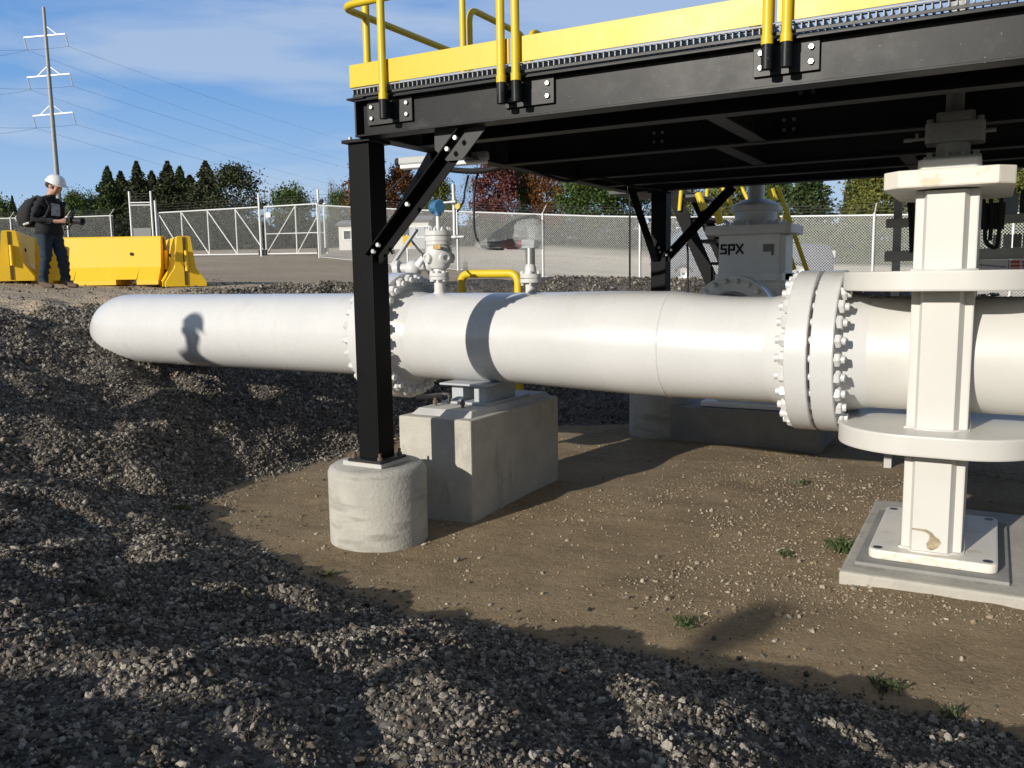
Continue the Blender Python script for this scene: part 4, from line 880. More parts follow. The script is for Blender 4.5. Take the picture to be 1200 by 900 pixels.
# ------------------------------------------------------------------ stairs behind, going down to the right
stt = thing('stairway', 'black steel stairway with yellow handrails behind the grey gate valve', 'stairs', (-1.8, 9.9, 1.2))
ST0, ST1 = Vector((-3.25, 9.6, 2.62)), Vector((-2.2, 9.6, .35))
for y in (9.5, 10.4):
    o = MB(); o.bar((ST0.x, y, ST0.z), (ST1.x, y, ST1.z), .02, .15, up=(1, 0, 1)); part(o, 'stringer', POSTBLACK, stt)
for k in range(9):
    p = ST0.lerp(ST1, (k + .5) / 9); o = MB(); o.box(p.x - .02, p.x + .25, 9.512, 10.388, p.z, p.z + .03); part(o, 'tread', BLACK_CLEAN, stt)
o = MB(); o.box(-4.0, -3.25, 9.5, 10.4, 2.58, 2.62); part(o, 'landing', BLACK_CLEAN, stt)
for y in (9.46, 10.44):
    o = MB(); o.tube(bend([(-4.0, y, 3.55), (-3.15, y, 3.55), (-2.0, y, 1.35), (-2.0, y, .35)], .12), .022, 12); part(o, 'handrail', YELLOW, stt)
    for t in (.12, .55, .9):
        p = ST0.lerp(ST1, t); o = MB(); o.tube([(p.x, y, p.z), (p.x + .06, y, p.z + .8)], .022, 12); part(o, 'rail_post', YELLOW, stt)
for (u0, v0, u1, v1, yy) in ((901, 222, 931, 316, 9.0), (912, 220, 946, 318, 9.0)):
    o = MB(); o.tube([aty(u0, v0, yy), aty(u1, v1, yy)], .022, 12); part(o, 'handrail', YELLOW, stt)
for (u0, v0, u1, v1) in ((818, 226, 825, 246), (903, 222, 908, 236), (840, 246, 844, 262), (921, 252, 925, 262)):
    o = MB(); o.tube([aty(u0, v0, 9.3), aty(u1, v1, 9.3)], .04, 12); part(o, 'rail_post', YELLOW, stt)
# ------------------------------------------------------------------ instrument rack on the right
rk = thing('instrument_rack', 'dark grey rack with a white warning sign behind the cream valve', 'rack', (.1, 7.6, 0))
for z0, z1 in ((1.985, 2.055), (1.715, 1.80)):
    o = MB(); o.box(-.78, 1.6, 7.57, 7.63, z0, z1); part(o, 'cross_beam', RACKGREY, rk, .004)
for x in (-.70, 1.5):
    o = MB(); o.box(x - .03, x + .03, 7.632, 7.69, 0, 2.3); part(o, 'upright', RACKGREY, rk, .004)
o = MB(); o.box(.015, .135, 7.50, 7.64, 2.058, 2.20); part(o, 'junction_box', PALEBLUE, rk, .006)
o = MB(); o.box(.145, .40, 7.50, 7.66, 2.058, 2.22); part(o, 'junction_box', BLACK_CLEAN, rk, .006)
for x0 in (-.02, .05, .115, .18):
    o = MB(); o.box(x0, x0 + .055, 7.52, 7.64, 1.802, 1.90); part(o, 'terminal_box', [RACKGREY, GREYSTEEL, LABELGREY, GREYSTEEL][int((x0 + .02) / .065)], rk, .005)
o = MB(); o.box(-.15, .36, 7.545, 7.565, 1.615, 1.712); sg = part(o, 'sign', SIGNWHITE, rk, .004)
o = MB(); o.box(.092, .098, 7.541, 7.5455, 1.62, 1.708); part(o, 'divider', LABELGREY, sg)
o = MB()
for k in range(14): o.box(-.14 + k * .016, -.128 + k * .016, 7.541, 7.5455, 1.672 - k * .0018 + (.004 if k % 3 else 0), 1.684 - k * .0018)
part(o, 'sign_text', SIGNBLUE, sg)
o = MB()
for k in range(9):
    o.box(.108 + (k % 3) * .075, .168 + (k % 3) * .075, 7.541, 7.5455, 1.625 + (k // 3) * .028, 1.645 + (k // 3) * .028)
part(o, 'sign_text', SIGNRED, sg)
rg = 'black hoses looped on the instrument rack'
def hose(pts, label):
    o = MB(); o.tube(bend(pts, .06, 6), .014, 10); ob = o.build('hose', RUBBER); tag(ob, label, 'hose', rg)
p = lambda u, v: aty(u, v, 7.2)
hose([p(1151, 222), p(1155, 250), p(1154, 285), p(1168, 293), p(1171, 270), p(1174, 222)], 'black hose hanging in a deep U right of the cream valve')
hose([p(1160, 224), p(1163, 250), p(1160, 282)], 'straight black hose inside the U loop right of the cream valve')
hose([p(1064, 224), p(1067, 258), p(1068, 296)], 'straight black hose just left of the cream valve column')
hose([p(1069, 224), p(1071, 262), p(1071, 296)], 'black hose partly hidden by the left edge of the cream valve column')
o = MB(); a_ = p(1152, 252); o.box(a_.x - .03, a_.x + .14, 7.25, 7.4, a_.z - .10, a_.z + .09); ob = part(o, 'terminal_box', BLACK_CLEAN, rk, .01)
# ------------------------------------------------------------------ chain link fences and gate
def mesh_wires(b, p0, p1, z0f, h, pitch=.056, rad=.0018):
    """diamond mesh between two points; z0f gives the ground level along the run"""
    p0 = Vector((p0[0], p0[1], 0)); p1 = Vector((p1[0], p1[1], 0)); d = p1 - p0; Lr = d.length; d.normalize(); nrm = Vector((-d.y, d.x, 0))
    stp = pitch * math.sqrt(2)
    V = []; F = []
    for sgn in (1, -1):
        s = -h
        while s < Lr + h:
            a0, a1 = (s, s + h) if sgn > 0 else (s + h, s)
            t0, t1 = 0.0, 1.0
            lo, hi = 0.0, Lr
            if a1 != a0:
                ta, tb = (lo - a0) / (a1 - a0), (hi - a0) / (a1 - a0)
                t0, t1 = max(t0, min(ta, tb)), min(t1, max(ta, tb))
            if t1 - t0 > .02:
                q = []
                for t in (t0, t1):
                    a = a0 + (a1 - a0) * t; base = z0f(a); q.append((p0 + d * a) + Vector((0, 0, base + .04 + (h - .04) * t)))
                o = len(V); sd = (q[1] - q[0]).normalized().cross(nrm) * rad
                for e in q: V += [e + sd + nrm * .003 * sgn, e - sd + nrm * .003 * sgn, e + nrm * (.003 * sgn + rad * 1.7)]
                F += [(o, o + 1, o + 4, o + 3), (o + 1, o + 2, o + 5, o + 4), (o + 2, o, o + 3, o + 5)]
            s += stp
    b.add(V, F); return b
def fence(label, pts, posts, h, name='chainlink_fence', arm=True):
    """pts: fence line (x, y) corner points; posts: list of distances along it"""
    f = thing(name, label, 'fence', (pts[0][0], pts[0][1], zat(*pts[0])))
    P0, P1 = Vector((pts[0][0], pts[0][1], 0)), Vector((pts[1][0], pts[1][1], 0)); d = (P1 - P0); Lr = d.length; d.normalize(); nrm = Vector((-d.y, d.x, 0))
    ss = np.linspace(0, Lr, 60); zz = height(P0.x + d.x * ss, P0.y + d.y * ss)
    zf = lambda s: float(np.interp(s, ss, zz))
    at = lambda s, z, off=0: (P0 + d * s + nrm * off) + Vector((0, 0, zf(s) + z))
    b = MB(); mesh_wires(b, pts[0], pts[1], zf, h, rad=.0024 if pts[0][0] > -30 else .0017); part(b, 'chain_mesh', GALV_PALE if pts[0][0] > -30 else MESHWIRE, f)
    b = MB(); b.tube([at(s, h) for s in np.linspace(0, Lr, 14)], .028, 8); part(b, 'top_rail', GALV_PALE, f)
    b = MB(); b.tube([at(s, .05) for s in np.linspace(0, Lr, 14)], .012, 6); part(b, 'bottom_wire', GALV_PALE, f)
    for s in posts:
        b = MB(); b.cyl(at(s, -.1, -.045), at(s, h + .05, -.045), .036, n=12); po = part(b, 'post', GALV_PALE, f)
        if arm:
            b = MB(); b.bar(at(s, h + .04, -.045), at(s, h + .33, .20), .03, .02); part(b, 'barb_arm', GALV_PALE, po)
    if arm:
        for k in range(3):
            t = (k + .6) / 3; b = MB(); b.tube([at(s, h + .06 + .27 * t, -.045 + .24 * t) for s in np.linspace(0, Lr, 20)], .0065, 5); part(b, 'barbed_wire', DARKSTEEL, f)
    return f
FX0, FX1 = -24.2, 9.0
FY = lambda x: 26.4 - .08 * (x + 16.9)
fence('tall chain link fence with three barbed wires running behind the whole pit', [(FX0, FY(FX0)), (FX1, FY(FX1))], [x - FX0 for x in (-24.1, -20.55, -16.98, -13.35, -9.75, -6.25, -2.82, .45, 3.9, 7.3)], 2.13)
fence('long chain link fence left of the gate behind the yellow barriers', [(-60, 23.2), (-37.6, 27.4)], [1.5, 5.2, 8.9, 12.6, 16.3, 20.0, 22.7], 2.05)
# cantilever slide gate
gt = thing('slide_gate', 'wide cantilever chain link slide gate with white diagonal braces', 'gate', (-34, 27.3, 2.7))
G0, G1 = Vector((-34.05, 27.2, 0)), Vector((-24.55, 28.0, 0)); gd = (G1 - G0); GL = gd.length; gd.normalize(); gn = Vector((-gd.y, gd.x, 0))
gz0, gz1 = 2.80, 2.68
ga = lambda s, z, off=0: G0 + gd * s + gn * off + Vector((0, 0, gz0 + (gz1 - gz0) * s / GL + z))
GH = 2.02
b = MB(); b.tube([ga(0, .06), ga(GL, .06)], .035, 8); part(b, 'bottom_rail', GALV_PALE, gt)
b = MB(); b.tube([ga(0, GH), ga(GL, GH + .10)], .035, 8); part(b, 'top_rail', GALV_PALE, gt)
fr = [0, .155, .33, .50, .665, .835, .985, 1.0]; fr = [0, .15, .315, .485, .655, .83, .985]
for t in fr:
    b = MB(); b.cyl(ga(t * GL, .06), ga(t * GL, GH + .1 * t), .03, n=10); part(b, 'upright', GALV_PALE, gt)
for i in range(4):
    b = MB(); b.tube([ga(fr[i] * GL + .04, GH - .05), ga(fr[i + 1] * GL - .04, .10)], .024, 8); part(b, 'diagonal_brace', GALV_PALE, gt)
for i in (4, 5):
    b = MB(); b.tube([ga(fr[i] * GL + .04, .10), ga(fr[i + 1] * GL - .04, GH)], .024, 8); part(b, 'diagonal_brace', GALV_PALE, gt)
b = MB(); b.tube([ga(fr[4] * GL, .92), ga(fr[6] * GL, .92)], .022, 8); part(b, 'mid_rail', GALV_PALE, gt)
b = MB(); mesh_wires(b, G0, G1, lambda s: gz0 + (gz1 - gz0) * s / GL + .03, GH - .02); part(b, 'chain_mesh', MESHWIRE, gt)
b = MB(); b.box(0, .26, -.02, .0, 0, .20, Matrix.Translation(ga(fr[4] * GL + .12, 1.62, -.06)) @ Matrix.Rotation(math.atan2(gd.y, gd.x), 4, 'Z')); part(b, 'sign', SIGNWHITE, gt)
for k in range(3):
    b = MB(); b.tube([ga(-.5, GH + .16 + .12 * k, .2), ga(GL, GH + .24 + .12 * k, .2)], .0065, 5); part(b, 'barbed_wire', DARKSTEEL, gt)
for t, lab in ((.638, 'galvanised gate roller post at the middle of the slide gate'), (.968, 'galvanised gate roller post at the right end of the slide gate'), (.0, 'galvanised latch post at the left end of the slide gate')):
    q = ga(t * GL, 0, -.14); zb = zat(q.x, q.y)
    po = thing('gate_post', lab, 'gate post', (q.x, q.y, zb), 'posts guiding the slide gate')
    b = MB(); b.cyl((q.x, q.y, zb - .1), (q.x, q.y, gz0 + GH + .55), .05, n=12); part(b, 'post', GALV_PALE, po)
    if t > .1:
        M_ = Matrix.Rotation(math.atan2(gd.y, gd.x), 4, 'Z')
        b = MB(); b.box(-.14, .14, .055, .20, 0, .26, Matrix.Translation((q.x, q.y, gz0 + GH - .10)) @ M_); part(b, 'top_roller', RUBBER, po, .02)
        b = MB(); b.box(-.22, .22, .055, .30, 0, .24, Matrix.Translation((q.x, q.y, gz0 - .08)) @ M_); part(b, 'bottom_roller', RUBBER, po, .03)
# walk gate with a dark notice panel
wg = thing('walk_gate', 'narrow pedestrian gate frame with a dark panel at the end of the left fence', 'gate', (-36.4, 27.4, 2.7))
a0, a1 = atd(155, 280, 41), atd(180, 280, 41); zb = zat(a0.x, a0.y); dd = (a1 - a0); dd.z = 0; dd.normalize()
for a in (a0, a1):
    b = MB(); b.cyl((a.x, a.y, zb - .1), (a.x, a.y, zb + 3.15), .05, n=12); part(b, 'post', GALV_PALE, wg)
for z in (.45, 2.5, 2.62):
    b = MB(); b.tube([(a0.x, a0.y, zb + z), (a1.x, a1.y, zb + z)], .035, 8); part(b, 'rail', GALV_PALE, wg)
M_ = Matrix.Translation((a0.x, a0.y, zb)) @ Matrix.Rotation(math.atan2(dd.y, dd.x), 4, 'Z'); wl = (a1 - a0).length
b = MB(); b.box(.10, wl - .08, -.06, -.03, .95, 1.42, M_); part(b, 'notice_panel', LABELGREY, wg)
b = MB(); b.box(.12, wl - .05, -.07, -.04, .52, .90, M_); part(b, 'lower_panel', BLACK_CLEAN, wg)
b = MB(); mesh_wires(b, a0, a1, lambda s: zb + .5, 2.0); part(b, 'chain_mesh', MESHWIRE, wg)
for k in range(3):
    b = MB(); b.tube([(a0.x, a0.y, zb + 2.78 + .13 * k), (a1.x, a1.y, zb + 2.78 + .13 * k)], .008, 5); part(b, 'barbed_wire', DARKSTEEL, wg)

# ------------------------------------------------------------------ yellow concrete barriers
def barrier(c, ax, length, label):
    """jersey barrier centred at c, running along ax"""
    ax = Vector((ax[0], ax[1], 0)).normalized(); sd = Vector((-ax.y, ax.x, 0)); z0 = c.z
    prof = [(-.32, 0), (.32, 0), (.32, .07), (.165, .30), (.105, .80), (.085, .82), (-.085, .82), (-.105, .80), (-.165, .30), (-.32, .07)]
    t = thing('road_barrier', label, 'barrier', c, 'yellow concrete barriers')
    a = c - ax * length / 2; e = c + ax * length / 2
    b = MB(); n = len(prof)
    # body with forklift slots: two notches under the foot
    segs = [0, length * .17, length * .17 + .001, length * .17 + .35, length * .17 + .351, length * .83 - .351, length * .83 - .35, length * .83 - .001, length * .83, length]
    P = []
    for k, s in enumerate(segs):
        lift = .09 if k in (2, 3, 6, 7) else 0
        for (x, z) in prof: P.append(a + ax * s + sd * x + Vector((0, 0, max(z, lift) if z < .08 else z)))
    F = [tuple(range(n)), tuple(range(len(P) - n, len(P)))[::-1]]
    for k in range(len(segs) - 1):
        for i in range(n): j = (i + 1) % n; F.append((k * n + j, k * n + i, (k + 1) * n + i, (k + 1) * n + j))
    b.add(P, F); part(b, 'body', YBARRIER, t, .006)
    for s, sg in ((a, -1), (e, 1)):
        b = MB(); M_ = Matrix(((ax.x * sg, sd.x, 0, s.x), (ax.y * sg, sd.y, 0, s.y), (0, 0, 1, s.z), (0, 0, 0, 1)))
        b.box(-.01, .012, -.022, .022, .02, .80, M_); part(b, 'end_slot', mat('slot_shadow_paint', (.10, .062, .01), .8), t) if not bpy.data.materials.get('slot_shadow_paint') else part(b, 'end_slot', bpy.data.materials['slot_shadow_paint'], t)
        b = MB(); b.cyl(s + ax * sg * .035 + sd * -.02 + Vector((0, 0, .25)), s + ax * sg * .035 + sd * -.02 + Vector((0, 0, .58)), .03, n=10); part(b, 'coupling_loop', YBARRIER, t)
    for f_ in (-.27, .27):
        b = MB(); p = c + ax * f_ * length; b.cyl(p - sd * .16 + Vector((0, 0, .52)), p + sd * .16 + Vector((0, 0, .52)), .028, n=12); part(b, 'lifting_hole', RUBBER, t)
    return t
rdir = Vector((R @ np.array([120 - 600, 0, 1000.0]))); rdir.z = 0; rdir.normalize()
def onground(u, v, Z, dz=0):
    p = atd(u, v, Z); return Vector((p.x, p.y, zat(p.x, p.y) + dz))
cl_ = onground(21, 331, 14.0) + rdir * 1.45; cr_ = onground(214, 331, 14.0) + rdir * 1.45; cm_ = onground(121, 324, 14.75)
cl_.z = zat(cl_.x, cl_.y) + .0; cr_.z = zat(cr_.x, cr_.y)
barrier(cl_, (rdir + RIGHT * .06), 2.8, 'yellow concrete barrier seen end on behind the man, left of three')
barrier(cr_, (rdir - RIGHT * .05), 2.8, 'yellow concrete barrier seen end on at the right end of the row')
barrier(cm_, RIGHT, 2.15, 'long yellow concrete barrier seen side on between two end on ones')

# ------------------------------------------------------------------ transmission pole and lines
tw = atd(75, 310, 150); tz = zat(tw.x, tw.y)
tp = thing('transmission_pole', 'tall slim grey power pole with three white crossarms', 'power pole', (tw.x, tw.y, tz))
ttop = atd(60.5, 20, 150).z; base = Vector((tw.x, tw.y, tz))
lean = RIGHT * -.55
b = MB(); b.tube([base + Vector((0, 0, -1)), Vector((tw.x, tw.y, ttop)) + lean * 0], [.52, .26], 14); part(b, 'mast', POLE, tp)
arms = []
for (v, ul, ur) in ((51, 38, 82), (95, 38, 92), (138, 46, 89)):
    z = atd(65, v, 150).z; cx_ = Vector((tw.x, tw.y, z)); wl_, wr_ = (66 - ul) * .15, (ur - 66) * .15
    wl_, wr_ = 3.75 if v != 138 else 3.3, 3.35 if v == 51 else 3.6
    A, B_ = cx_ - RIGHT * wl_ + Vector((0, 0, -.25)), cx_ + RIGHT * wr_ + Vector((0, 0, .25))
    b = MB(); b.bar(A, B_, .20, .22); ar = part(b, 'crossarm', GALV_PALE, tp)
    b = MB(); b.bar(cx_ + Vector((0, 0, 1.7)), cx_ + RIGHT * 1.9 + Vector((0, 0, .2)), .11, .11); part(b, 'arm_brace', GALV_PALE, tp)
    if v != 51: b = MB(); b.bar(cx_ + Vector((0, 0, 1.7)), cx_ - RIGHT * 1.9 + Vector((0, 0, .0)), .14, .14); part(b, 'arm_brace', GALV_PALE, tp)
    for E_ in (A, B_):
        b = MB(); b.cyl(E_ + Vector((0, 0, -.1)), E_ + Vector((0, 0, -2.0)) + RIGHT * .35, .10, n=8); part(b, 'insulator', GREYSTEEL, ar); arms.append(E_ + Vector((0, 0, -2.05)) + RIGHT * .35)
for i, E_ in enumerate(arms):
    tgt = atd(440 + 40 * (i % 2), (196, 182, 226, 210, 250, 238)[i], 420); far2 = atd(-160, (62, 40, 100, 82, 145, 130)[i], 105)
    pts = []
    for t in np.linspace(0, 1, 24):
        p = E_.lerp(tgt, t); p.z -= 7.0 * 4 * t * (1 - t) * .3; pts.append(p)
    pts2 = []
    for t in np.linspace(1, 0, 14): p = E_.lerp(far2, t); p.z -= 1.2 * 4 * t * (1 - t); pts2.append(p)
    b = MB(); b.tube(pts2[:-1] + pts, .019, 5); ob = b.build('power_line', DARKSTEEL); tag(ob, 'thin power line sagging away from the %s end of the %s crossarm' % (('left', 'right')[i % 2], ('top', 'middle', 'lowest')[i // 2]), 'power line', 'power lines on the tall pole')

# ------------------------------------------------------------------ trees: trunk, limbs and a crown of leaf faces
def leaf_mesh(name, cen, nrm_jit, size, mats, rs):
    n = len(cen); d1 = rs.normal(size=(n, 3)); d1 /= np.linalg.norm(d1, axis=1)[:, None]; d2 = np.cross(d1, rs.normal(size=(n, 3))); d2 /= np.linalg.norm(d2, axis=1)[:, None] + 1e-9
    sz = size * rs.uniform(.6, 1.3, n)[:, None]
    V = np.stack([cen - d1 * sz, cen + d2 * sz * .55, cen + d1 * sz, cen - d2 * sz * .55], 1).reshape(-1, 3)
    me = mesh_np(name, V, np.arange(4 * n).reshape(-1, 4), 4); me.materials.append(mats); return me
def trunk_mesh(h, r, limbs, rs, mt):
    b = MB(); pts = [(0, 0, -.3)]; 
    for k in range(1, 6): t = k / 5; pts.append((.03 * h * t * rs.normal() * .4, .03 * h * t * rs.normal() * .4, h * t))
    b.tube(pts, [r * (1 - .16 * k) for k in range(6)], 8)
    for _ in range(limbs):
        t = rs.uniform(.25, .95); a = rs.uniform(0, 2 * PI); l = h * rs.uniform(.25, .5); p = Vector((0, 0, h * t)); q = p + Vector((math.cos(a) * l * .7, math.sin(a) * l * .7, l * .75)); m = p.lerp(q, .5) + Vector((0, 0, -.06 * l))
        b.tube([p, m, q], [r * .4, r * .25, r * .08], 5)
    me = bpy.data.meshes.new('trunk'); me.from_pydata(b.v, [], b.f); me.materials.append(mt); return me
def crown_round(h, w, rs, n, base=.22, leaf=.16, ncl=70, open_=.10):
    """clumps of leaves on an uneven egg; clump centres sit mostly near the outside"""
    cl = []
    for _ in range(ncl):
        z = rs.uniform(0, 1); prof = math.sin(PI * min(max((z * .93 + .07), 0), 1)) ** .65 * (1 - .25 * z); a = rs.uniform(0, 2 * PI); rr = prof * w * .5 * math.sqrt(rs.uniform(.12, 1.05)) * rs.uniform(.8, 1.12)
        cl.append((rr * math.cos(a), rr * math.sin(a), h * (base + (1 - base) * z)))
    cl = np.array(cl); k = rs.integers(0, ncl, n); sp = (w * .075 + h * open_ * .35) * rs.uniform(.6, 1.25, ncl)[k][:, None]
    return cl[k] + rs.normal(size=(n, 3)) * sp * np.array([.85, .85, .6])
def crown_cone(h, w, rs, n, base=.06):
    z = rs.uniform(0, 1, n) ** 1.25; lay = np.clip(np.round(z * 13) / 13 + rs.normal(size=n) * .028, 0, .995); a = rs.uniform(0, 2 * PI, n)
    br = np.floor(a / (2 * PI) * 9); jag = .55 + .85 * _hash((lay * 17).astype(np.int64) * 13 + br.astype(np.int64), br.astype(np.int64), 5)
    rr = w * .5 * (1 - lay) ** .85 * jag * 1.1 * np.sqrt(rs.uniform(.05, 1, n)) * rs.uniform(.75, 1.2, n) + .05
    zz = h * (base + (1 - base) * lay) - rr * .22 + rs.normal(size=n) * .08
    return np.stack([rr * np.cos(a), rr * np.sin(a), zz], 1)
TREEKIND = {}
def treekind(key, kind, h, w, mt, n, leaf, seed, **kw):
    rs = np.random.default_rng(seed)
    c = crown_cone(h, w, rs, n) if kind == 'cone' else crown_round(h, w, rs, n, **kw)
    TREEKIND[key] = (leaf_mesh('crown', c, 1, leaf, mt, rs), trunk_mesh(h * (.9 if kind == 'cone' else .6), .02 * h + .04, 0 if kind == 'cone' else 9, rs, BARK), h, w)
treekind('conifer', 'cone', 10, 4.6, LEAF_DARK, 11000, .16, 1); treekind('conifer_wide', 'cone', 10, 6.2, LEAF_DARK, 13000, .165, 2)
treekind('pine_green', 'cone', 10, 6.0, leafmat('pine_needles', [(.025, .045, .016), (.05, .08, .025), (.09, .11, .035)], trans=.1), 9500, .19, 3)
treekind('dark_round', 'round', 10, 8, LEAF_DARK, 8000, .18, 4)
treekind('green', 'round', 10, 8, LEAF_GREEN, 14000, .19, 5); treekind('ygreen', 'round', 10, 8.5, LEAF_YGREEN, 14000, .19, 6)
treekind('red', 'round', 10, 8.0, LEAF_RED, 14000, .19, 7, base=.1); treekind('rust', 'round', 10, 7.5, LEAF_RUST, 14000, .19, 8, base=.1)
treekind('bare', 'round', 10, 8, LEAF_BARE, 2600, .12, 9, ncl=50); treekind('shrub', 'round', 10, 13, LEAF_BRUSH, 9000, .30, 10, base=.0, ncl=60)
treekind('green_low', 'round', 10, 15, LEAF_GREEN, 9000, .30, 12, base=.0, ncl=60)
treekind('dark_shrub', 'round', 10, 13, leafmat('dark_shrub_leaves', [(.014, .022, .012), (.032, .042, .022), (.06, .068, .035)], trans=.1), 9000, .30, 13, base=.0, ncl=60)
def tree(key, u, Z, vtop, label, wpx=None, group='trees beyond the fence', name=None, cat='tree'):
    cr, tr, h, wd = TREEKIND[key]; p = atd(u, 300, Z); z0 = zat(p.x, p.y); top = atd(u, vtop, Z).z; H_t = max(top - z0, 1.0)
    sz = H_t / h; sx = sz if wpx is None else (wpx / FPX * Z) / wd
    t = thing(name or {'conifer': 'conifer_tree', 'conifer_wide': 'conifer_tree', 'pine_green': 'conifer_tree', 'shrub': 'shrub', 'green_low': 'shrub'}.get(key, 'broadleaf_tree'), label, cat, (p.x, p.y, z0), group)
    t.rotation_euler.z = random.uniform(0, 6.28)
    for nm, me in (('crown', cr), ('trunk', tr)):
        o = bpy.data.objects.new(nm, me); C.objects.link(o); o.parent = t; o.scale = (sx, sx, sz)
    return t
g1 = 'dark conifers beyond the left fence'
for u, Z, v, key, wp, lab in [
    (133, 78, 198, 'pine_green', 58, 'dark conifer, leftmost tall one beyond the left fence'), (148, 80, 203, 'conifer', 54, 'dark conifer just left of the forked spire'),
    (167, 77, 192, 'conifer', 54, 'tall dark conifer with a sharp spire, above the walk gate'), (184, 80, 203, 'conifer_wide', 62, 'dark conifer with a blunt tip above the slide gate latch'),
    (203, 76, 192, 'conifer', 62, 'dark conifer with a thin bare spire, middle of the dark group'), (217, 79, 198, 'pine_green', 60, 'dark conifer right of the thin spire'),
    (247, 75, 192, 'conifer_wide', 76, 'broadest dark conifer of the left group')]:
    tree(key, u, Z, v, lab, wp, g1)
tree('conifer_wide', 158, 84, 216, 'dark conifer filling the back of the left group', 80, g1); tree('conifer_wide', 228, 84, 208, 'shadowy conifer behind the broadest one', 80, g1)
tree('dark_round', 281, 74, 200, 'dark loose crowned tree at the right end of the conifer group', 72, g1)
for u, Z, v, key, wp, lab in [(3, 90, 236, 'green_low', 50, 'low green bush at the left edge of the picture'), (20, 95, 231, 'conifer', 22, 'small grey green conifer behind the backpack'), (52, 92, 240, 'green_low', 60, 'low dark bush behind the man in the hard hat'),
                              (94, 88, 228, 'green', 40, 'bushy olive tree right of the tall power pole'), (112, 90, 233, 'green_low', 44, 'olive bush at the foot of the conifer group')]:
    tree(key, u, Z, v, lab, wp, 'trees beyond the fence', cat='bush' if key == 'green_low' else 'tree')
tree('green_low', 345, 100, 224, 'low rounded green bush behind the slide gate', 74, cat='bush'); tree('bare', 352, 104, 219, 'thin brownish crown rising out of the bush behind the gate', 30)
tree('bare', 392, 100, 215, 'small bare brown tree just left of the platform leg', 22); tree('green_low', 402, 96, 227, 'green bush next to the platform leg', 46, cat='bush')
tree('rust', 438, 82, 192, 'russet tree right behind the platform leg', 60); tree('rust', 474, 84, 200, 'russet tree behind the knee brace', 52)
tree('ygreen', 512, 84, 208, 'yellowish olive tree behind the blue instrument head', 54); tree('bare', 552, 82, 205, 'thin brown tree left of the red one', 34)
tree('red', 583, 76, 184, 'dark red autumn tree in the middle of the row', 64); tree('green', 613, 78, 186, 'narrow green tree between the red and the russet trees', 32)
tree('rust', 642, 77, 182, 'russet brown tree right of the narrow green one', 48); tree('green', 688, 74, 196, 'wide green tree beneath the sagging cables', 76)
tree('green', 730, 76, 198, 'green tree left of the rear platform leg', 60); tree('ygreen', 790, 78, 190, 'yellow green tree behind the rear platform leg', 62); tree('ygreen', 850, 78, 192, 'yellow green tree behind the stairway', 64)
tree('pine_green', 948, 62, 186, 'bushy dark green pine right of the grey valve', 78); tree('conifer', 992, 70, 208, 'small dark conifer in the gap of sky', 24)
tree('ygreen', 1036, 60, 190, 'yellow green broadleaf tree left of the cream valve', 92); tree('ygreen', 1004, 72, 214, 'pale yellow green tree behind the small conifer', 40); tree('green', 905, 74, 200, 'green tree hidden behind the grey valve', 60)
tree('ygreen', 1180, 62, 205, 'yellow green tree at the right edge of the picture', 90); tree('green', 1105, 64, 200, 'green tree behind the cream valve column', 70)
gs = 'grey green shrubs behind the fence'
for k, (u, Z, v, wp) in enumerate([(565, 60, 258, 70), (612, 58, 254, 66), (664, 57, 262, 70), (720, 56, 258, 74), (770, 58, 262, 70), (830, 58, 258, 80)]):
    tree('shrub', u, Z, v, 'grey green shrub in the row beyond the gravel road, %s' % ('leftmost under the red tree', 'under the narrow green tree', 'under the russet tree', 'under the wide green tree', 'left of the rear leg', 'behind the stairway')[k], wp, gs, 'shrub', 'shrub')
for k, (u, Z, v, wp) in enumerate([(962, 52, 266, 60), (1010, 50, 262, 66), (1058, 50, 266, 60), (1130, 50, 262, 80), (1195, 50, 264, 70)]):
    tree('green_low', u, Z, v, 'low green shrub along the road, %s' % ('behind the parked blue car', 'below the small conifer', 'left of the cream valve', 'behind the cream valve', 'at the right edge of the picture')[k], wp, 'green shrubs along the road', 'shrub', 'shrub')

gh = 'dark shrubs behind the gate and left fence'
for k, (u, Z, v, wp) in enumerate([(8, 62, 262, 60), (40, 66, 258, 60), (84, 63, 262, 60), (120, 66, 256, 64), (158, 62, 260, 60), (196, 66, 257, 60), (232, 62, 260, 60), (268, 66, 257, 60), (304, 63, 262, 60), (338, 66, 262, 60), (372, 64, 264, 60), (404, 70, 256, 60), (440, 72, 254, 60), (478, 72, 254, 60), (520, 70, 256, 60)]):
    tree('dark_shrub', u, Z, v, 'dark shrub low in the thicket, %s' % ('at the left edge of the picture', 'behind the backpack', 'right of the man', 'under the leftmost tall conifer', 'behind the walk gate', 'behind the slide gate latch', 'behind the left third of the slide gate', 'under the loose crowned tree', 'left of the middle roller post', 'right of the middle roller post', 'behind the right end of the slide gate', 'behind the grey roofed hut', 'behind the front platform leg', 'behind the white cabin', 'behind the blue instrument head')[k], wp, gh, 'shrub', 'shrub')
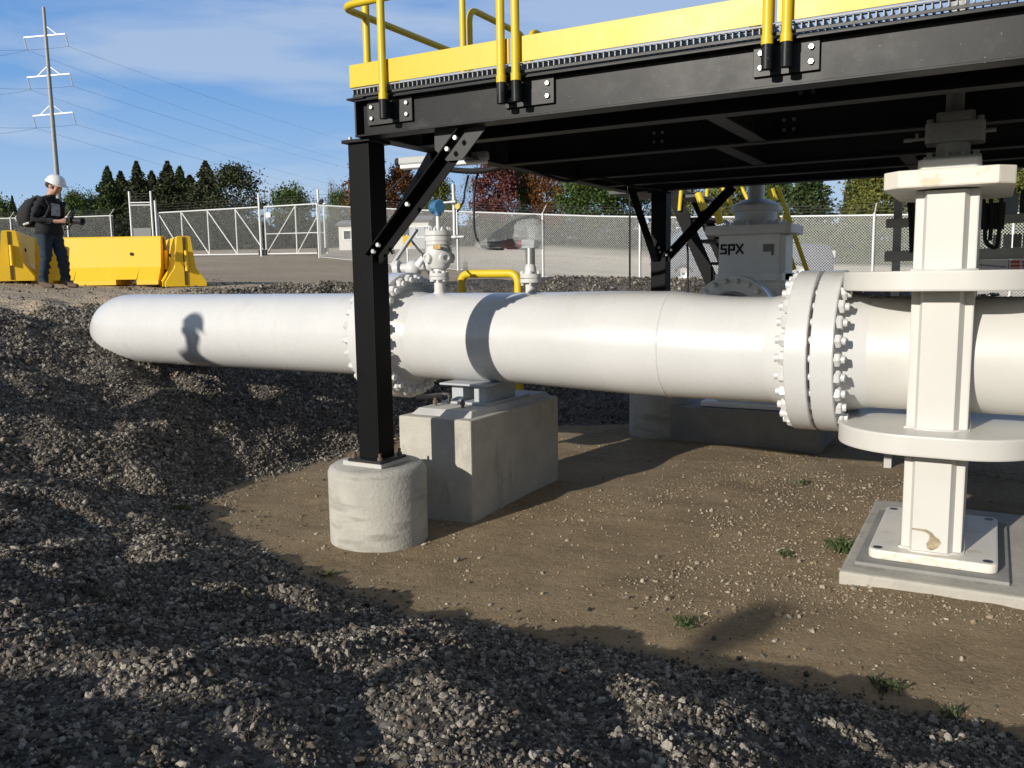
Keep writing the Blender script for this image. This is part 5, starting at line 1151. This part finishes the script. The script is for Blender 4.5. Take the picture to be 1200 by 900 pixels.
# ------------------------------------------------------------------ site buildings and parked cars beyond the fence
def box_building(u0, u1, vtop, Z, depth, label, name, roofc, door=True):
    a, e = atd(u0, 300, Z), atd(u1, 300, Z); z0 = min(zat(a.x, a.y), zat(e.x, e.y)) - .1; ht = atd((u0 + u1) / 2, vtop, Z).z - z0; Lg = (e - a); Lg.z = 0; ln = Lg.length; ang = math.atan2(Lg.y, Lg.x)
    t = thing(name, label, 'building', (a.x, a.y, z0)); M_ = Matrix.Translation((a.x, a.y, z0)) @ Matrix.Rotation(ang, 4, 'Z')
    b = MB(); b.box(0, ln, 0, depth, 0, ht * .80, M_); part(b, 'wall', SHED, t)
    b = MB(); P = [M_ @ Vector(q) for q in [(-.2, -.3, ht * .80), (ln + .2, -.3, ht * .80), (ln + .2, depth + .3, ht * .80), (-.2, depth + .3, ht * .80), (-.2, depth / 2, ht), (ln + .2, depth / 2, ht)]]
    b.add(P, [(0, 1, 5, 4), (2, 3, 4, 5), (0, 4, 3), (1, 2, 5), (0, 3, 2, 1)]); part(b, 'roof', roofc, t)
    for f in (.2, .62):
        b = MB(); b.box(ln * f, ln * f + .9, -.03, .02, ht * .38, ht * .62, M_); w_ = part(b, 'window', DARKGLASS, t); b = MB()
        for q in ((ln * f - .06, ln * f, ht * .37, ht * .63), (ln * f + .9, ln * f + .96, ht * .37, ht * .63), (ln * f, ln * f + .9, ht * .37 - .05, ht * .38 - .004), (ln * f, ln * f + .9, ht * .62 + .004, ht * .63 + .05)): b.box(q[0], q[1], -.05, -.002, q[2], q[3], M_)
        part(b, 'frame', SIGNWHITE, w_)
    b = MB(); b.box(ln * .45, ln * .45 + .9, -.035, .02, .1, ht * .62, M_); part(b, 'door', GREYSTEEL, t)
    return t
box_building(398, 428, 256, 52, 4, 'grey roofed white site hut just left of the platform leg', 'site_hut', SHEDROOF)
box_building(462, 503, 250, 50, 4.5, 'white site cabin with a grey roof behind the slanting lever', 'site_cabin', SHEDROOF)
def car(u, Z, hdg, label, paint, L_=4.6, W_=1.8, H_c=1.55):
    p = onground(u, 310, Z); t = thing('parked_car', label, 'car', p, 'cars parked beyond the fence'); M_ = Matrix.Translation(p) @ Matrix.Rotation(hdg, 4, 'Z') @ Matrix.Diagonal((1.22, 1.12, 1.3, 1))
    side = [(-2.25, .32), (-2.28, .62), (-2.15, .95), (-1.2, 1.02), (1.15, 1.04), (2.2, .98), (2.28, .6), (2.22, .32), (1.75, .24), (-1.75, .24)]
    def loft(pr, w0, w1, zsplit=None):
        b = MB(); n = len(pr); P = [M_ @ Vector((x, -w0 if z < 1 else -w1, z)) for x, z in pr] + [M_ @ Vector((x, w0 if z < 1 else w1, z)) for x, z in pr]
        b.add(P, [(i, (i + 1) % n, n + (i + 1) % n, n + i) for i in range(n)] + [tuple(range(n))[::-1], tuple(range(n, 2 * n))]); return b
    part(loft(side, W_ / 2, W_ / 2 - .04), 'body', paint, t, .05)
    cab = [(-1.35, 1.03), (-.55, 1.52), (1.30, 1.56), (2.08, 1.04)]
    b = MB(); P = [M_ @ Vector((x, s * (.80 if z < 1.2 else .62), z)) for s in (-1, 1) for x, z in cab]
    b.add(P, [(0, 1, 2, 3)[::-1], (4, 5, 6, 7), (0, 1, 5, 4), (1, 2, 6, 5), (2, 3, 7, 6), (3, 0, 4, 7)]); cb = part(b, 'cabin', CARGLASS, t, .03)
    b = MB(); P = [(-.50, 1.545), (1.28, 1.585)]; b.add([M_ @ Vector((x, s * .60, z)) for s in (-1, 1) for x, z in P] + [M_ @ Vector((x, s * .57, z + .03)) for s in (-1, 1) for x, z in P], [(0, 1, 5, 4), (2, 3, 7, 6), (0, 4, 6, 2), (1, 3, 7, 5), (4, 5, 7, 6), (0, 2, 3, 1)]); part(b, 'roof', paint, t)
    for s in (-1, 1):
        for x0, z0, x1, z1 in ((-1.36, 1.04, -.55, 1.54), (.2, 1.05, .25, 1.56), (2.08, 1.05, 1.30, 1.57)):
            b = MB(); b.bar(M_ @ Vector((x0, s * .81, z0)), M_ @ Vector((x1, s * .63, z1)), .07, .05); part(b, 'pillar', paint, cb)
    for x in (-1.42, 1.40):
        for s in (-1, 1):
            b = MB(); b.lathe([(-.11, .2), (-.11, .30), (-.08, .33), (.08, .33), (.11, .30), (.11, .2)], M_ @ Vector((x, s * .80, .33)), M_.to_3x3() @ Vector((0, s, 0)), 24); wh = part(b, 'wheel', RUBBER, t)
            b = MB(); b.lathe([(.09, .0), (.115, .06), (.105, .19), (.112, .205), (.09, .21)], M_ @ Vector((x, s * .80, .33)), M_.to_3x3() @ Vector((0, s, 0)), 20); part(b, 'rim', GALV, wh)
    for s in (-1, 1):
        b = MB(); b.box(-2.30, -2.18, s * .62 - .18, s * .62 + .18, .66, .82, M_); part(b, 'headlight', LAMP, t, .03)
        b = MB(); b.box(2.18, 2.30, s * .66 - .14, s * .66 + .14, .70, .92, M_); part(b, 'tail_light', REDLAMP, t, .03)
        b = MB(); b.box(-.78, -.60, s * .90 - .08, s * .90 + .08, 1.04, 1.17, M_); part(b, 'mirror', paint, t, .03)
    b = MB(); b.box(-2.31, -2.29, -.26, .26, .42, .53, M_); part(b, 'number_plate', SIGNWHITE, t)
car(868, 27.5, math.atan2(RIGHT.y, RIGHT.x) + PI - .30, 'silver blue car parked beyond the fence behind the grey valve', CARBLUE)
0 and car(586, 50, math.atan2(RIGHT.y, RIGHT.x) + .5, 'white car far beyond the fence under the red tree', CARWHITE)
0 and car(676, 52, math.atan2(RIGHT.y, RIGHT.x) - .3, 'white car far beyond the fence under the wide green tree', CARWHITE)
ys_ = onground(478, 312, 29); t = thing('marker_sign', 'small yellow marker sign on a thin white post near the fence', 'sign', ys_)
b = MB(); b.cyl(ys_, ys_ + Vector((0, 0, 1.2)), .03, n=8); part(b, 'post', SIGNWHITE, t)
b = MB(); M_ = Matrix.Translation(ys_ - FWD * .05) @ Matrix.Rotation(math.atan2(RIGHT.y, RIGHT.x), 4, 'Z'); b.box(-.14, .14, -.015, .0, .80, 1.16, M_); part(b, 'panel', SIGNYELLOW, t)

# ------------------------------------------------------------------ weeds
def weed(u, v, h, n, label):
    p = atz(u, v, 0.0); p = Vector((p.x, p.y, zat(p.x, p.y))); rs = random.Random(int(u)); b = MB()
    for _ in range(n):
        a = rs.uniform(0, 2 * PI); q = p + Vector((rs.gauss(0, h * .55), rs.gauss(0, h * .55), 0)); l = h * rs.uniform(.5, 1.1); wd = l * rs.uniform(.08, .16); o = Vector((math.cos(a), math.sin(a), 0)); s = Vector((-o.y, o.x, 0))
        m = q + o * l * .3 + Vector((0, 0, l * .6)); e = q + o * l * rs.uniform(.5, .9) + Vector((0, 0, l * rs.uniform(.55, .95)))
        b.add([q - s * wd * .3, q + s * wd * .3, m + s * wd, e, m - s * wd], [(0, 1, 2, 3, 4)])
    tag(b.build('weed', LEAF_WEED), label, 'weed', 'weeds on the pit floor')
weed(988, 645, .075, 90, 'largest green weed against the left edge of the concrete pad')
weed(805, 733, .045, 46, 'low grey green weed by the edge of the foreground shadow')
weed(1038, 806, .05, 40, 'small weed in front of the concrete pad near the gravel')
weed(922, 651, .04, 34, 'tiny weed left of the largest weed by the pad')
weed(940, 568, .045, 40, 'faint low weed in the sunlit sand below the white flanges')
weed(382, 672, .04, 40, 'small dark weed on the sand in front of the round pier')
weed(214, 602, .05, 50, 'small green weed at the left tip of the bare sand')
weed(1112, 838, .04, 34, 'little weed right of the one in front of the pad')

# ------------------------------------------------------------------ man in a hard hat
def skinned(verts, edges, radii, root=0, levels=2):
    me = bpy.data.meshes.new('tmp'); me.from_pydata(verts, edges, []); o = bpy.data.objects.new('tmp', me); C.objects.link(o)
    md = o.modifiers.new('s', 'SKIN'); sv = me.skin_vertices[0].data
    for i, r in enumerate(radii): sv[i].radius = (r, r) if not isinstance(r, tuple) else r; sv[i].use_root = (i == root)
    md.use_smooth_shade = True; sb = o.modifiers.new('u', 'SUBSURF'); sb.levels = levels; sb.render_levels = levels
    dg = bpy.context.evaluated_depsgraph_get(); ev = o.evaluated_get(dg); m2 = bpy.data.meshes.new_from_object(ev); bpy.data.objects.remove(o); bpy.data.meshes.remove(me); return m2
V_ = []; E_ = []; R_ = []
def jv(p, r, par=None):
    V_.append(p); R_.append(r); i = len(V_) - 1
    if par is not None: E_.append((par, i))
    return i
# x forward (where he faces), y to his left, z up
pel = jv((0, 0, .93), (.165, .125)); ab = jv((.01, 0, 1.06), (.155, .12), pel); ch = jv((.02, 0, 1.24), (.175, .125), ab); uc = jv((.03, 0, 1.38), (.15, .10), ch); nk = jv((.07, 0, 1.48), .062, uc); nk2 = jv((.11, 0, 1.535), .058, nk)
hd = jv((.155, 0, 1.60), (.080, .095), nk2); hd2 = jv((.185, 0, 1.68), (.080, .095), hd); jaw = jv((.225, 0, 1.565), .045, hd)
for sgn in (-1, 1):
    sh = jv((.03, .17 * sgn, 1.37), .078, uc); el = jv((-.015, .245 * sgn, 1.11), .056, sh); md_ = jv((.13, .20 * sgn, 1.075), .046, el); wr = jv((.27, .105 * sgn, 1.07), .032, md_)
    pm = jv((.335, .075 * sgn, 1.075), .034, wr)
    for k, (dz, ln, dy) in enumerate([(.03, .075, 0), (.012, .085, -.005), (-.008, .08, -.005), (-.026, .062, 0)]):
        f0 = jv((.365, (.07 + dy) * sgn, 1.075 + dz), .011, pm); f1 = jv((.365 + ln * .5, (.05 + dy) * sgn, 1.075 + dz), .010, f0); jv((.365 + ln * .75, (.02 + dy) * sgn, 1.075 + dz), .008, f1)
    th = jv((.33, .055 * sgn, 1.115), .012, pm); jv((.375, .04 * sgn, 1.13), .009, th)
for sgn, fx, fy in ((-1, -.04, -.135), (1, .11, .13)):
    hp = jv((.0, .095 * sgn, .86), .115, pel); kn = jv((.035 + fx * .55, .11 * sgn, .50), .073, hp); cf = jv((.01 + fx * .8, .115 * sgn, .33), .070, kn); an = jv((fx - .02, fy, .10), .055, cf)
    hl = jv((fx - .035, fy, .055), .05, an); ft = jv((fx + .08, fy * 1.06, .05), .048, an); jv((fx + .19, fy * 1.12, .038), .036, ft)
bodyme = skinned(V_, E_, R_, 0, 2)
bodyme.materials.clear()
for m_ in (SHIRT, JEANS, SKIN, SHOE): bodyme.materials.append(m_)
for p in bodyme.polygons:
    c = p.center; p.use_smooth = True
    if c.z < .115: k = 3
    elif c.z < .93 and not (c.x > .2 and c.z > .9): k = 1
    elif c.z > 1.50 or (c.x > .235 and c.z < 1.2): k = 2
    else: k = 0
    p.material_index = k
# face: brow, nose, chin relief so that it is not an egg
for v in bodyme.vertices:
    if v.co.z > 1.52 and v.co.x > .21:
        y = abs(v.co.y)
        v.co.x += .018 * math.exp(-(y / .018) ** 2 - ((v.co.z - 1.615) / .03) ** 2) + .008 * math.exp(-((v.co.z - 1.665) / .015) ** 2 - (y / .05) ** 2) - .012 * math.exp(-((y - .032) / .016) ** 2 - ((v.co.z - 1.642) / .014) ** 2)
for v in bodyme.vertices:
    c = v.co
    if .14 < c.z < 1.45 and c.x < .22:
        a_ = .011 * math.sin(c.z * 34 + 9 * math.sin(c.y * 9 + c.z * 5) + c.x * 14) + .008 * math.sin(c.z * 61 + c.y * 40 + 2)
        v.co += v.normal * a_
def mbmesh(mb, name, mt, bevel=0):
    o = mb.build(name, mt, None, bevel); m = o.data; bpy.data.objects.remove(o); return m
def man_parts():
    out_ = []
    hm = Matrix.Rotation(math.radians(24), 3, 'Y')            # head bowed
    hc = Vector((.175, 0, 1.685))
    b = MB(); P = []; F = []; n = 28
    rings = [(0.0, .150, .125), (.004, .152, .126), (.03, .142, .118), (.07, .128, .108), (.11, .098, .085), (.135, .055, .05), (.143, .006, .006)]
    for z, a_, c_ in rings:
        for k in range(n): t = 2 * PI * k / n; P.append(hc + hm @ Vector((a_ * math.cos(t), c_ * math.sin(t), z)))
    for i in range(len(rings) - 1):
        for k in range(n): j = (k + 1) % n; F.append((i * n + k, i * n + j, (i + 1) * n + j, (i + 1) * n + k))
    b.add(P, F, True); brim = [(.150 * math.cos(t), .126 * math.sin(t)) for t in np.linspace(-1.35, 1.35, 14)] + [((.205 - .02 * abs(t)) * math.cos(t) , .15 * math.sin(t)) for t in np.linspace(1.3, -1.3, 14)]
    Mb = Matrix.Translation(hc) @ hm.to_4x4(); b.slab(brim, -.004, .006, Mb); out_.append(('hard_hat', mbmesh(b, 'hard_hat', HAT)))
    b = MB(); b.ball(hc + hm @ Vector((-.055, 0, -.045)), .075, .090, .065); out_.append(('hair', mbmesh(b, 'hair', HAIR)))
    b = MB()
    for s in (-1, 1): b.ball((.165, s * .093, 1.625), .024, .011, .034, 10, 7)
    out_.append(('ears', mbmesh(b, 'ears', SKIN)))
    b = MB(); q = [(.168 + .0, y, z) for y, z in ((-.075, 1.36), (.075, 1.36), (.08, 1.20), (-.07, 1.17))]
    b.slab([(-.08, 1.17), (.08, 1.17), (.085, 1.36), (-.08, 1.37)], .0, .012, Matrix(((0, 0, 1, .134), (1, 0, 0, 0), (0, 1, 0, 0), (0, 0, 0, 1)))); out_.append(('shirt_print', mbmesh(b, 'shirt_print', SHIRTPRINT, .004)))
    return out_
def shirt_hem():
    b = MB(); n = 28; P = []; F = []
    for z, a_, c_ in ((1.10, .148, .180), (1.0, .155, .190), (.88, .165, .202), (.875, .155, .192)):
        for k in range(n): t = 2 * PI * k / n; w_ = 1 + .03 * math.sin(5 * t + z * 20); P.append(Vector((.01 + a_ * w_ * math.cos(t), c_ * w_ * math.sin(t), z)))
    for i in range(3):
        for k in range(n): j = (k + 1) % n; F.append((i * n + k, i * n + j, (i + 1) * n + j, (i + 1) * n + k))
    b.add(P, F, True); return mbmesh(b, 'shirt', SHIRT)
MAN_PARTS = man_parts() + [('shirt', shirt_hem())]
def man(loc, yaw, label):
    t = bpy.data.objects.new('person', bodyme); C.objects.link(t); t.location = loc; t.scale = (1.05, 1.07, .925); t.rotation_euler.z = yaw; tag(t, label, 'person')
    for nm, me in MAN_PARTS: o = bpy.data.objects.new(nm, me); C.objects.link(o); o.parent = t
    return t
mp_ = onground(63, 341, 12.95); mp_.z += .015; yaw = math.atan2(RIGHT.y, RIGHT.x) + math.radians(-14)
man(mp_, yaw, 'man in a white hard hat, dark shirt and jeans looking down at a camera')
Mm = Matrix.Translation(mp_) @ Matrix.Rotation(yaw, 4, 'Z') @ Matrix.Diagonal((1.05, 1.07, .925, 1))
bkp = thing('backpack', 'black backpack with pale trim worn on the back of the man', 'backpack', mp_ + Vector((0, 0, 1.0)))
b = MB(); P = []; F = []; n = 20
for z, cx_, a_, c_ in ((1.00, -.27, .05, .12), (1.03, -.29, .12, .17), (1.15, -.30, .145, .18), (1.30, -.25, .13, .175), (1.42, -.17, .10, .15), (1.47, -.12, .05, .10)):
    for k in range(n): t = 2 * PI * k / n; ct, s_t = math.cos(t), math.sin(t); P.append(Mm @ Vector((cx_ + a_ * math.copysign(abs(ct) ** .7, ct), c_ * math.copysign(abs(s_t) ** .7, s_t), z)))
for i in range(5):
    for k in range(n): j = (k + 1) % n; F.append((i * n + k, i * n + j, (i + 1) * n + j, (i + 1) * n + k))
F += [tuple(range(n))[::-1], tuple(range(5 * n, 6 * n))]; b.add(P, F, True); part(b, 'bag', PACK, bkp)
b = MB(); b.tube([Mm @ Vector(q) for q in ((-.445, -.10, 1.13), (-.46, -.04, 1.09), (-.36, .02, 1.02), (-.24, -.185, 1.035), (-.15, -.18, 1.06))], .018, 8); part(b, 'trim', PACKGREY, bkp)
b = MB(); b.ball(Mm @ Vector((-.43, -.08, 1.14)), .035, .05, .055); part(b, 'side_patch', PACKGREY, bkp)
for s in (-1, 1):
    b = MB(); b.tube([Mm @ Vector(q) for q in ((-.14, s * .11, 1.44), (-.04, s * .12, 1.475), (.09, s * .12, 1.43), (.165, s * .125, 1.30), (.12, s * .165, 1.15), (-.12, s * .19, 1.08))], .020, 8); part(b, 'strap', PACK, bkp)
cmr = thing('hand_camera', 'black camera held in both hands by the man', 'camera', mp_ + Vector((.3, 0, 1.05)))
b = MB(); b.box(.355, .43, -.075, .075, 1.04, 1.13, Mm); b.box(.36, .42, -.03, .03, 1.13, 1.16, Mm); cbody = part(b, 'camera_body', RUBBER, cmr, .008)
b = MB(); b.lathe([(0, .02), (0, .042), (.10, .042), (.11, .055), (.16, .055), (.16, .02)], Mm @ Vector((.43, 0, 1.085)), Mm.to_3x3() @ Vector((1, 0, -.12)), 20); part(b, 'lens', RUBBER, cmr)
b = MB(); b.tube([Mm @ Vector(q) for q in ((.39, -.08, 1.12), (.40, -.12, 1.02), (.36, -.11, .93), (.37, -.05, .95), (.39, .07, 1.10))], .008, 6); part(b, 'strap', RUBBER, cmr)
# two colleagues out of frame on the bank: their shadows lie on the pipe and on the sand
def colleague(tx, ty, tz, Ls, label, yaw):
    d = Vector((SUN_TO.x, SUN_TO.y, 0)); d.normalize(); tan = SUN_TO.z / math.hypot(SUN_TO.x, SUN_TO.y)
    best = None
    for l in np.arange(2.0, 16, .05):
        x, y = tx + d.x * l, ty + d.y * l; hz = tz + tan * l; g = zat(x, y)
        if best is None or abs(hz - g - 1.80) < best[0]: best = (abs(hz - g - 1.80), x, y, g)
    return man(Vector((best[1], best[2], best[3])), yaw, label)
colleague(-.83, 4.40, 0.0, 5, 'man standing out of frame whose shadow falls on the sand before the pad', 1.2)
colleague(-6.10, 5.05, 1.45, 5, 'man standing out of frame whose shadow falls on the left end of the white pipe', .7)
